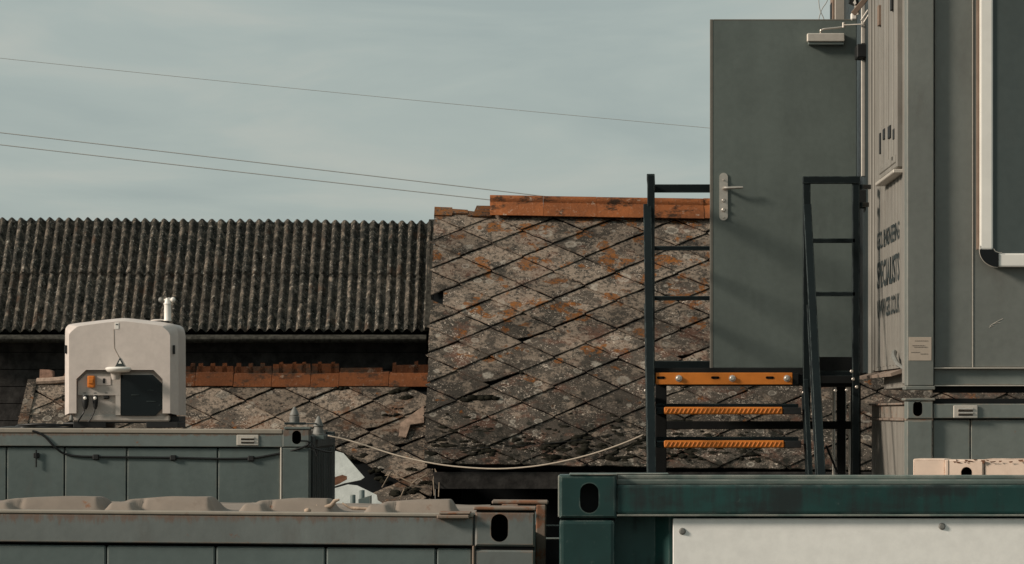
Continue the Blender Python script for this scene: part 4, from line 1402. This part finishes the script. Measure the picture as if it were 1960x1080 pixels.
# ---- upper grey container
Up = thing('upper_grey_container', 'upper grey container with company lettering on its sunlit end, stacked on the right', 'container', (XE, DRt, Z(745, DRt)))
topz = -260
mb = MB()
mb.pbox(1736, 1787.5, topz, 739, DRt, .16, .006)
mb.build('corner_post', M['grey_front'], Up)
MB().pbox(1733, 1790, 739, 746.5, DRt - .006, .18, .004).build('post_foot', M['grey_front'], Up)
lp(1788, 2600, 703.5, 706, .02, .08, .002).build('bottom_rail_lip', M['alu'], Up)
lp(1788, 2600, 706.2, 737, .055, .06, .003).build('bottom_rail', M['grey_lower'], Up)
lp(1788, 2600, 737.2, 739.5, .03, .08, .002).build('bottom_rail_flange', M['alu'], Up)
lp(1788, 2600, 740, 752, .09, .1, .003).build('underframe', M['black_dull'], Up)
for a, b_ in ((1789, 1861.3), (1862.7, 2200), (2201, 2600)):
    lp(a, b_, topz, 703, .04, .04, .003).build('wall_panel', M['grey_front'], Up)
lp(1861.3, 1862.7, topz, 703, .036, .03, .0006).build('seam_highlight', M['alu'], Up)  # highlight on the seam painted as a thin pale strip
lp(1788, 2600, topz, 704, .07, .03, 0).build('wall_backing', M['void'], Up)
# sticker on the post with illegible print
st = lp(1739.5, 1783, 645.5, 690.5, -.002, .003, .001).build('sticker', M['sticker'], Up)
mb = MB()
pr_ = random.Random(4)
for y_, x0_, x1_ in ((652, 1751, 1776), (661, 1746, 1770), (664, 1750, 1775), (674, 1744, 1760), (677, 1762, 1776)):
    xx = x0_
    while xx < x1_:
        w_ = pr_.uniform(2, 5)
        mb.pbox(xx, min(xx + w_, x1_), y_, y_ + 1.2, DRt - .0035, .001, 0)
        xx += w_ + 1.2
mb.build('sticker_print', plain('faded_print', (.18, .15, .125), .7), st)
# pale scratches
mb = MB()
for a, b_, c_, d_ in ((1895, 624, 1920, 610), (1899, 621, 1915, 618), (1893, 627, 1902, 624)):
    mb.tube([W(a, b_, DRt + .0395), W((a + c_) / 2, (b_ + d_) / 2 - 1, DRt + .0390), W(c_, d_, DRt + .0395)], .0014, 4)
mb.build('scratch', M['alu'], Up)
# sunlit end wall: folded sheet ribs
mb = MB()
ye0, ye1 = DRt + .155, DRt + 2.42
zb = Z(706, DRt + .9)
ztop = Z(topz, DRt)
mb.box(XE + .008, XE + .09, ye0, ye1, zb, ztop, 0)
mb.box(XE - .0, XE + .05, ye0, DRt + .27, zb - .1, ztop, .006)
mb.box(XE + .003, XE + .05, DRt + .29, DRt + .33, zb, ztop, .002)
y_ = DRt + .42
while y_ < DRt + 2.05:
    mb.box(XE + .0045, XE + .05, y_, y_ + .10, zb + .02, ztop, .002)
    y_ += .21
mb.box(XE - .004, XE + .05, DRt + 2.13, DRt + 2.2, zb, ztop, .006)
mb.box(XE - .012, XE + .05, DRt + 2.28, DRt + 2.42, zb - .02, ztop, .008)
ew = mb.build('end_wall', M['grey_end'], Up)
# kicked-out bottom lip, floor frame
mb = MB()
mb.loft([[Vector((XE - .05, DRt + .45, zb - .032)), Vector((XE + .03, DRt + .45, zb - .004)), Vector((XE + .03, DRt + .45, zb - .028)), Vector((XE - .045, DRt + .45, zb - .05))],
         [Vector((XE - .075, DRt + 2.6, zb - .032)), Vector((XE + .03, DRt + 2.6, zb - .004)), Vector((XE + .03, DRt + 2.6, zb - .028)), Vector((XE - .07, DRt + 2.6, zb - .05))]])
mb.build('drip_lip', paint('rusty_lip', (.22, .17, .135), .7, .2, .1, .4, rust=.7), Up)
mb = MB()
mb.box(XE + .03, XE + .2, DRt + .16, DRt + 1.75, Z(743, DRt + .5), zb - .03, .004)
mb.box(XE + .005, XE + .1, DRt + .17, DRt + 1.1, Z(742, DRt), Z(738, DRt), .003)
mb.build('end_sill', M['grey_end'], Up)
MB().box(XE + .1, X(2600, DRt), DRt + .1, DRt + 2.4, Z(741, DRt), Z(741, DRt) + .1, 0).build('floor', M['black_dull'], Up)
# hook on the end wall
mb = MB()
yh_ = DRt + .42
mb.tube([Vector((XE - .02, yh_ + .10, Z(671, DRt))), Vector((XE - .03, yh_ + .04, Z(680, DRt))), Vector((XE - .02, yh_ - .10, Z(696, DRt))), Vector((XE + .01, yh_ - .18, Z(705, DRt)))], [.016, .016, .014, .010], 8)
mb.build('lashing_hook', M['galv'], ew, smooth=40)
# lettering (far end reads first)
def wall_text(body_, py_top, py_bot, Ya, Yb):
    Ym = (Ya + Yb) / 2
    o = Vector((XE + .0035, Ya, Z(py_bot, Ym)))
    text_mesh(body_, 'lettering', M['ink'], Up, o, Vector((0, -1, 0)), Vector((0, 0, 1)), Ya - Yb, Z(py_top, Ym) - Z(py_bot, Ym), .022, .0008)
Ya, Yb = XE * F / (1677.5 - CX), XE * F / (1720.5 - CX)
wall_text('GEOL ENGINEERING', 435, 469, Ya, Yb)
wall_text('SPECIALISTS', 493, 546, Ya, Yb)
wall_text('WWW.GES.CO.UK', 568, 605, Ya, Yb)
# louvred shutter box on the end wall
def yat(px, x): return x * F / (px - CX)
xs_ = XE - .034
ys0, ys1 = yat(1716, xs_), yat(1683, xs_)
zs0 = Z(333, (ys0 + ys1) / 2); zs1 = ztop
sb = MB().box(xs_, XE + .03, ys0, ys1, zs0, zs1, .006).build('shutter_box', M['grey_end'], Up)
mb = MB()
mb.box(xs_ - .022, XE + .02, ys0 - .02, ys1 + .04, zs0 - .035, zs0 - .012, .004)
mb.build('shutter_sill', M['alu'], sb)
mb = MB()
yw_ = (ys1 - ys0)
for f0, f1, o_ in ((.04, .12, .004), (.16, .22, .006), (.44, .50, .007), (.56, .60, .005), (.76, .82, .007), (.90, .97, .005)):
    mb.box(xs_ - o_, xs_ + .01, ys0 + yw_ * f0, ys0 + yw_ * f1, zs0 + .05, zs1, .004)
mb.box(xs_ - .006, xs_ + .01, ys0 + yw_ * .04, ys0 + yw_ * .97, zs0 + .03, zs0 + .08, .004)
mb.build('shutter_frame', M['grey_end'], sb)
for f0, f1, pa, pb in ((.07, .14, 247, 267), (.30, .42, 241, 265), (.62, .72, 247, 267), (.88, .93, 255, 295)):
    Ym = ys0 + yw_ * (f0 + f1) / 2
    MB().box(xs_ - .009, xs_ + .01, ys0 + yw_ * f0, ys0 + yw_ * f1, Z(pb, Ym), Z(pa, Ym), .002).build('shutter_latch', M['rubber'], sb)
mb = MB()
for pxa, pxb, pa, pb in ((1721, 1726, 226, 248),):
    mb.box(XE - .008, XE + .02, yat(pxb, XE), yat(pxa, XE), Z(pb, DRt + .3), Z(pa, DRt + .3), .002)
mb.build('vent_slot', M['void'], Up)
mb = MB()
mb.box(xs_ - .02, xs_ + .01, ys0 + yw_ * .12, ys0 + yw_ * .18, Z(35, 20.5), zs1, .003)
mb.build('shutter_handle', M['rubber'], sb)
mb = MB()
mb.box(xs_ - .02, xs_ + .01, ys0 + yw_ * .86, ys0 + yw_ * .93, Z(62, 21.3), Z(24, 21.3), .003)
mb.build('shutter_hinge', M['brown_strip'], sb)

# ---- framed board fixed to the container front
fb = thing('framed_board', 'dark board in white aluminium frame with black corner cap, on the upper grey container', 'board', W(1930, 500, DRt))
FB = DRt - .03
MB().pbox(1896, 2500, -400, 490, FB + .012, .04, 0).build('board', M['board'], fb)
MB().pbox(1876, 1901, -400, 478, FB, .06, .010, 2).build('frame_strip', M['white_frame'], fb)
MB().pbox(1870, 1875.8, -400, 478, FB + .03, .035, .002).build('gasket', M['brown_strip'], fb)
MB().pbox(1911, 2500, 485, 511, FB, .06, .010, 2).build('frame_strip', M['white_frame'], fb)
mb = MB()
loop = [(1901, 478), (1876, 478)]
for k in range(7):
    t = math.pi - (math.pi / 2) * k / 6
    loop.append((1910 + 34.5 * math.cos(t), 479 + 32 * math.sin(t)))
loop += [(1911, 485), (1905, 484)]
mb.poly_prism([W(x, y, FB - .006) for x, y in loop], Vector((0, .06, 0)))
cap = mb.build('corner_cap', M['black_gloss'], fb)
mb = MB()
arc = [W(1875.2 + 0 * k, 470, FB + .0) for k in range(1)]
for k in range(9):
    t = math.pi - (math.pi / 2) * k / 8
    arc.append(W(1910 + 35.4 * math.cos(t), 479 + 33 * math.sin(t), FB + .0))
mb.tube(arc, .0028, 6)
mb.tube([W(x, y, FB - .004) for x, y in ((1902, 476), (1905, 481), (1911, 483.5), (1918, 484))], .002, 6)
mb.build('cap_rim', M['alu'], cap, smooth=50)

# ---- rear cabin with the open door
DD = 23.0
Rc = thing('rear_cabin', 'dark framed cabin behind the lettered container, its grey door standing wide open', 'cabin', (XE, 22.3, Z(745, DRt)))
yr0 = DRt + 2.46
MB().box(XE + .03, XE + .25, yr0, 25.0, Z(712, 22.2), Z(-150, 22.2), .004).build('wall', M['dark_frame'], Rc)
mb = MB()
mb.box(XE + .0, XE + .06, yr0 + .02, yr0 + .16, Z(715, 22.2), Z(5, 22.2), .006)
mb.box(XE + .012, XE + .06, yr0 + .30, yr0 + .36, Z(715, 22.2), Z(30, 22.2), .004)
mb.build('door_jamb', M['dark_frame'], Rc)
mb = MB()
for (a, b_) in ((5, 84), (115, 338)):
    mb.box(XE + .006, XE + .03, 22.83, 22.87, Z(b_, 22.85), Z(a, 22.85), .003)
mb.build('lit_seal_strip', M['alu'], Rc)  # pale colour paints the light caught by the jamb rubber
for py in (138, 247, 300, 495, 605, 660):
    MB().lathe([(.013, 0), (.013, .01), (.008, .016)], Vector((XE + .03, 22.42, Z(py, 22.42))), Vector((-1, 0, 0)), 10).build('bolt', M['rubber'], Rc)
MB().box(XE - .03, XE + .04, 22.75, 22.95, Z(113, 22.85), Z(87, 22.85), .006).build('hinge', M['rubber'], Rc)
MB().box(XE - .03, XE + .04, 22.75, 22.95, Z(398, 22.85), Z(365, 22.85), .006).build('hinge', M['rubber'], Rc)
# door leaf
dr = MB().pbox(1360, 1640, 38, 704.5, DD, .055, .005, 2).build('door', M['door'], Rc)
mb = MB()
mb.pbox(1358.8, 1365, 37, 705, DD - .002, .014, .003)
mb.pbox(1365, 1640, 37, 39.8, DD - .001, .012, .002)
mb.build('lit_door_edge', paint('lit_door_edge_paint', (.135, .128, .108), .4, .1, .05, .2), dr)  # sunlit left and top edges painted in as a lighter, warmer colour
s_ = DD / F
mb = MB()
loop = []
for k in range(25):
    t = math.pi * k / 24
    loop.append((1385 + 8 * math.cos(t), 339 - 8 * math.sin(t)))
for k in range(25):
    t = math.pi * k / 24
    loop.append((1385 - 8 * math.cos(t), 414 + 8 * math.sin(t)))
mb.poly_prism([W(x, y, DD - .008) for x, y in loop], Vector((0, .01, 0)))
hp = mb.build('handle_plate', M['steel'], dr)
mb = MB()
c = W(1386, 361, DD)
mb.tube([c + Vector((0, .0, 0)), c + Vector((0, -.045, 0)), c + Vector((.004, -.055, 0)), c + Vector((.03, -.06, .0)), W(1421, 360, DD) + Vector((0, -.058, 0))], [.011, .011, .0115, .010, .009], 10)
mb.build('door_handle', M['steel'], dr, smooth=50)
mb = MB()
for (y_, r_) in ((384, .012), (402, .0135), (345, .006), (417, .006)):
    mb.lathe([(r_, 0), (r_, .010), (r_ * .7, .014)], W(1385, y_, DD - .008), Vector((0, -1, 0)), 12)
mb.build('lock_cylinder', M['steel'], dr, smooth=40)
# door closer
MB().pbox(1545, 1617, 63.5, 80, DD - .062, .062, .006).build('door_closer', M['alu'], dr)
MB().pbox(1547, 1616, 80, 86, DD - .052, .05, .004).build('closer_base', M['grey_mid'], dr)
mb = MB()
a0 = W(1571, 63, DD - .04)
mb.tube(smooth_path([a0, a0 + Vector((0, -.004, .016)), W(1574, 57, DD - .045), W(1580, 55.5, DD - .05), W(1600, 53.5, DD - .055), W(1613, 52, DD - .06)]), .0065, 8)
mb.lathe([(.012, 0), (.012, .032), (.008, .036)], W(1615, 53, DD - .06) , n=10)
mb.bar(W(1615, 48.0, DD - .06), Vector((XE + .02, DD - .22, Z(47.0, DD - .2))), .014, .008)
mb.build('closer_arm', M['steel'], dr, smooth=40)
# stay bars and bracket at the head of the doorway
mb = MB()
mb.bar(W(1633, 27, 22.4), W(1662, -8, 22.4), .035, .03)
mb.build('stay_bar', M['brown_strip'], Rc)
mb = MB()
mb.bar(W(1648, 40, 22.3), W(1668, 10, 22.3), .012, .012)
mb.bar(W(1653, 44, 22.25), W(1672, 14, 22.25), .010, .010)
mb.build('stay_bar', M['alu'], Rc)

# floodlight
fl = thing('floodlight', 'small black floodlight with white lens above the open door, top right', 'floodlight', W(1634, 10, 22.5))
mb = MB()
mb.poly_prism([W(x, y, 22.45) for x, y in ((1624, -14), (1643, -16), (1644, 8), (1637, 9), (1626, 4))], Vector((0, .09, 0)))
mb.build('lamp_body', M['rubber'], fl)
mb = MB(); mb.poly_prism([W(x, y, 22.44) for x, y in ((1633, 5), (1637, -2), (1639, 7), (1636, 9))], Vector((0, .02, 0))); mb.build('lens', M['white_plastic'], fl)
mb = MB(); mb.tube([W(1638, 8, 22.5), W(1640, 18, 22.5), W(1643, 28, 22.5)], .012, 8)
mb.build('bracket', M['alu'], fl)
mb = MB(); mb.pbox(1629, 1641, 24, 38, 22.55, .06, .008); tag(recentre(mb.build('junction_box', M['white_plastic'])), 'small white junction box below the floodlight, over the door top edge', 'junction box')
# pale flue casing behind the door top
fc = thing('flue_casing', 'pale boxed duct with brown edge strip rising behind the open door top', 'duct', W(1617, 60, 24.6))
MB().pbox(1598, 1645, -120, 90, 24.6, .25, .006).build('casing', paint('pale_casing', (.34, .31, .265), .6, .05, .05, .15), fc)
MB().pbox(1593, 1597.8, -120, 90, 24.62, .2, .004).build('edge_strip', M['brown_strip'], fc)
MB().pbox(1591.5, 1593, 5, 90, 24.64, .15, .0).build('edge_shadow_strip', M['rubber'], fc)
# thin wires
for pts, lab in ((((1567, -20), (1567, 2), (1569, 18), (1573, 28), (1577, 38), (1580, 60)), 'thin wire curving right behind the open door top'), (((1588, -20), (1583, 2), (1574, 16), (1570, 26), (1567, 38), (1566, 60)), 'thin wire curving left behind the open door top')):
    mb = MB(); mb.tube(smooth_path([W(x, y, 25) for x, y in pts]), .0042, 6)
    tag(recentre(mb.build('thin_wire', M['wire'], smooth='all')), lab, 'wire')

# ================================================================ STEEL STAIRCASE
D1, D2 = 21.4, 23.35
Sx = thing('steel_staircase', 'black steel staircase with orange tread nosings and guard rails, leading up to the open door', 'staircase', (X(1400, D1), D1, 0))
zp = Z(713, D1)           # platform level
sL, sR = X(1239, D1), X(1545, D1)
def bars(name, lst, mat=None):
    for (p0, p1, w_, d_) in lst:
        MB().bar(p0, p1, w_, d_).build(name, M[mat or 'black_steel'], Sx)
# rear guard panel (behind the door)
bars('guard_rail', [(W(1247, 361, D2), W(1640, 361, D2), .055, .04), (W(1247, 475.5, D2), W(1640, 475.5, D2), .03, .03), (W(1247, 571, D2), W(1640, 571, D2), .03, .03)])
bars('guard_post', [(Vector((X(1247, D2), D2, zp - .1)), W(1247, 345, D2), .04, .04), (Vector((X(1636, D2), D2 + .02, zp - .1)), W(1636, 345, D2 + .02), .04, .04)])
# left guard, running away from the viewer
bars('guard_rail', [(Vector((X(1245.5, D1), D1, Z(339, D1))), Vector((X(1247, D2), D2, Z(361, D2))), .05, .04),
                    (Vector((X(1245.5, D1), D1, Z(466, D1))), Vector((X(1247, D2), D2, Z(475, D2))), .03, .03),
                    (Vector((X(1245.5, D1), D1, Z(566, D1))), Vector((X(1247, D2), D2, Z(571, D2))), .03, .03)])
bars('guard_post', [(Vector((X(1246, D1), D1, 0)), W(1246, 335, D1), .046, .05)])
# front right guard frame
bars('guard_rail', [(W(1536, 345, D1), W(1646, 345, D1), .046, .045), (W(1543, 461, D1), W(1637, 461, D1), .028, .03), (W(1543, 563, D1), W(1637, 563, D1), .028, .03)])
bars('guard_post', [(Vector((X(1544, D1), D1 + .01, zp - .3)), W(1544, 342, D1 + .01), .046, .05), (Vector((X(1638, D1), D1 + .01, 0)), W(1638, 340, D1 + .01), .045, .05)])
bars('post_bracket', [(W(1644, 358, D1), W(1660, 358, D1 + .2), .05, .03), (W(1644, 392, D1), W(1656, 392, D1 + .2), .05, .03)])
# sloping handrails, mid rails and stringers
Db = 19.95
zt_h, zb_h = Z(395, D1), Z(395, D1) - 1.37 * (D1 - Db)
def slope_pt(x, zoff, t): return Vector((x, D1 - (D1 - Db) * t, zp + zoff - 1.37 * (D1 - Db) * t))
hand = Z(393, D1) - zp
for sx in (sL, sR):
    sg = 1 if sx == sL else -1
    bars('handrail', [(slope_pt(sx, hand, 0), slope_pt(sx, hand, 1.0), .05, .03)])
    bars('mid_rail', [(slope_pt(sx - .008 * sg, hand - .62, 0), slope_pt(sx - .008 * sg, hand - .62, 1.0), .024, .024)])
    bars('stringer', [(slope_pt(sx + .015 * sg, -.10, 0), slope_pt(sx + .015 * sg, -.10, 1.75), .03, .20)])
    bars('rail_post', [(slope_pt(sx, hand, .92) + Vector((0, 0, -.02)), slope_pt(sx, -.05, .92), .03, .03)])
# platform: deck, frame, orange nosing with slots and bolts
xa, xb = X(1253, D1), X(1640, D1)
pf = MB().box(xa, xb, D1 + .01, D2, zp - .07, zp - .02, .004).build('platform_deck', M['black_dull'], Sx)
mb = MB()
k = 0
yy = D1 + .05
while yy < D2:
    mb.box(xa + .01, xb - .01, yy, yy + .008, zp - .02, zp + .01, 0); yy += .06
mb.build('grating_bars', M['black_steel'], pf)
MB().box(xa, xb, D2 - .03, D2 - .01, zp - .05, Z(691, D2), .003).build('toe_board', M['black_steel'], Sx)
MB().box(X(1567, D1), xb + .02, D1 + .06, D1 + .09, Z(741, D1), Z(683, D1), .003).build('side_plate', M['black_dull'], Sx)
MB().box(X(1548, D1), X(1570, D1), D1 + .06, D1 + .1, Z(722, D1), Z(690, D1), .003).build('side_plate', M['black_dull'], Sx)
ns = MB().pbox(1255, 1517, 713.5, 736.5, D1 - .014, .016, .003).build('platform_nosing', M['orange'], Sx)
for a in (1265, 1369, 1473.5):
    mb = MB()
    mb.pbox(a - 5.5, a + 5.5, 720.5, 725.5, D1 - .0165, .004, 0)
    for e_x in (a - 5.5, a + 5.5): mb.lathe([(2.5 / F * D1, 0), (2.4 / F * D1, .0025)], W(e_x, 723, D1 - .014), Vector((0, -1, 0)), 10)
    mb.build('slot', M['void'], ns)
for a in (1299, 1401.5, 1506):
    MB().lathe([(.022, 0), (.022, .004), (.016, .005), (.016, .014), (.011, .017)], W(a, 724.5, D1 - .014), Vector((0, -1, 0)), 8).build('bolt', M['steel'], ns, smooth=30)
MB().pbox(1517.5, 1529, 715, 737, D1 - .012, .03, .003).build('nosing_end', M['black_dull'], Sx)
# treads
for i_, (pyt, Dt) in enumerate(((779.5, D1 - .17), (843.5, D1 - .33), (917, D1 - .49), (985, D1 - .65), (1050, D1 - .81))):
    zt_t = Z(pyt, Dt)
    x0_, x1_ = X(1257, Dt), X(1533, Dt)
    td = MB().box(x0_, x1_, Dt + .01, Dt + .24, zt_t - .045, zt_t - .002, .004).build('tread', M['black_steel'], Sx)
    mb = MB()
    xn0, xn1 = X(1271, Dt), X(1498 + (i_ % 2) * 3, Dt)
    mb.box(xn0, xn1, Dt - .012, Dt + .012, zt_t - .045, zt_t + .001, .006)
    q = xn0 + .012
    while q < xn1 - .02:     # raised diagonal grip bars
        mb.bar(Vector((q, Dt - .013, zt_t - .036)), Vector((q + .016, Dt - .013, zt_t - .008)), .007, .006, b=.0015)
        q += .0265
    mb.build('tread_nosing', M['orange'], td)
    MB().box(xn1 + .004, x1_, Dt - .008, Dt + .012, zt_t - .045, zt_t - .002, .003).build('nosing_end', M['rubber'], td)
    # far edge upstand of the tread
    MB().box(x0_, x1_, Dt + .235, Dt + .255, zt_t - .045, zt_t + .022, .003).build('tread_upstand', M['black_steel'], td)
# support legs and brace
Dl = 22.6
bars('leg', [(Vector((X(1265, D1 + .1), D1 + .1, 0)), Vector((X(1265, D1 + .1), D1 + .1, zp - .06)), .07, .06),
             (Vector((X(1610, Dl), Dl, 0)), Vector((X(1610, Dl), Dl, zp - .06)), .056, .06),
             (Vector((X(1638, Dl - .8), Dl - .8, 0)), Vector((X(1638, Dl - .8), Dl - .8, zp - .06)), .06, .06),
             (Vector((X(1264, Dl), Dl, 0)), Vector((X(1264, Dl), Dl, zp - .06)), .05, .06)], 'black_dull')
bars('brace', [(W(1262, 814, D1 + .8), W(1640, 814, D1 + .8), .052, .04)], 'black_dull')
bars('brace', [(W(1581, 853, D1 + .9), W(1603, 905, D1 + .9), .014, .014)], 'black_dull')
bars('brace', [(W(1253, 712, D1 + .03), W(1540, 712, D1 + .03), .05, .04)], 'black_dull')
# bright bolt heads
for (a, b_) in ((1538.5, 751.5), (1640, 741), (1633, 726), (1630, 711), (1599, 748), (1621, 747), (1236, 748)):
    mb = MB().lathe([(.011, 0), (.011, .008), (.007, .012)], W(a, b_, D1 - .03), Vector((0, -1, 0)), 8)
    mb.build('bolt', M['steel'], Sx)
# pale conduits beside the legs
for px, w_, lab, t_ in ((1595, .010, 'pale vertical conduit left of the staircase rear legs', 742), (1617.5, .0045, 'thinnest of the pale pipes, between the black staircase legs', 745), (1626, .008, 'pale pipe right of centre between the black staircase legs', 770)):
    Dq = 22.9
    mb = MB(); mb.tube([Vector((X(px, Dq), Dq, 0)), W(px + .5, 840, Dq), W(px + 1, t_ + 25, Dq), W(px + 1, t_, Dq)], w_, 8)
    tag(recentre(mb.build('conduit', M['alu'], smooth=60)), lab, 'pipe')

# ================================================================ ROPE, OVERHEAD WIRES
mb = MB()
pr_ = [(628, 834), (640, 836.5), (660, 841), (700, 853), (750, 869), (800, 881.5), (850, 890.5), (900, 895.5), (950, 897.5), (1000, 895), (1050, 888.5), (1100, 878), (1150, 864), (1200, 846), (1232, 832)]
mb.tube(smooth_path([W(x, y, 22.9 + (x - 628) / 604 * (-1.4)) for x, y in pr_], 3), .005, 8)
tag(recentre(mb.build('rope', M['rope'], smooth='all')), 'pale rope sagging from the grey cabin corner to the staircase post', 'rope')
mb = MB()
mb.tube(smooth_path([W(x, y, 23.2) for x, y in ((632, 838), (655, 852), (700, 862), (760, 866), (815, 861), (900, 858), (1000, 853), (1120, 841), (1232, 820))], 3), .0022, 6)
tag(recentre(mb.build('dark_cable', M['cable'], smooth='all')), 'thin dark cable strung just above the pale rope', 'cable')
for (pa, pb, pc, D_, r_, lab) in (((-200, 90), (450, 158), (1500, 258), 70, .0065, 'topmost overhead cable crossing the grey sky to the door'),
                           ((-200, 231), (500, 312), (1060, 378), 62, .0105, 'upper of the two close overhead cables, ending at the clay ridge'),
                           ((-200, 254), (500, 334), (1060, 396), 62, .0105, 'lower of the two close overhead cables, ending at the clay ridge')):
    a, b_, c_ = W(*pa, D_), W(*pb, D_), W(*pc, D_)
    P = []
    t1 = (pb[0] - pa[0]) / (pc[0] - pa[0])
    for k in range(-40, 91):          # carried on well past both edges of the view
        t = k / 40
        l0 = (t - t1) * (t - 1) / (t1 * 1.0)
        l1 = t * (t - 1) / (t1 * (t1 - 1))
        l2 = t * (t - t1) / (1 - t1)
        P.append(a * l0 + b_ * l1 + c_ * l2)
    mb = MB(); mb.tube(P, r_, 6)
    tag(recentre(mb.build('overhead_cable', M['wire'], smooth='all')), lab, 'cable', 'overhead cables across the sky')
print('tiles', nA, nB)
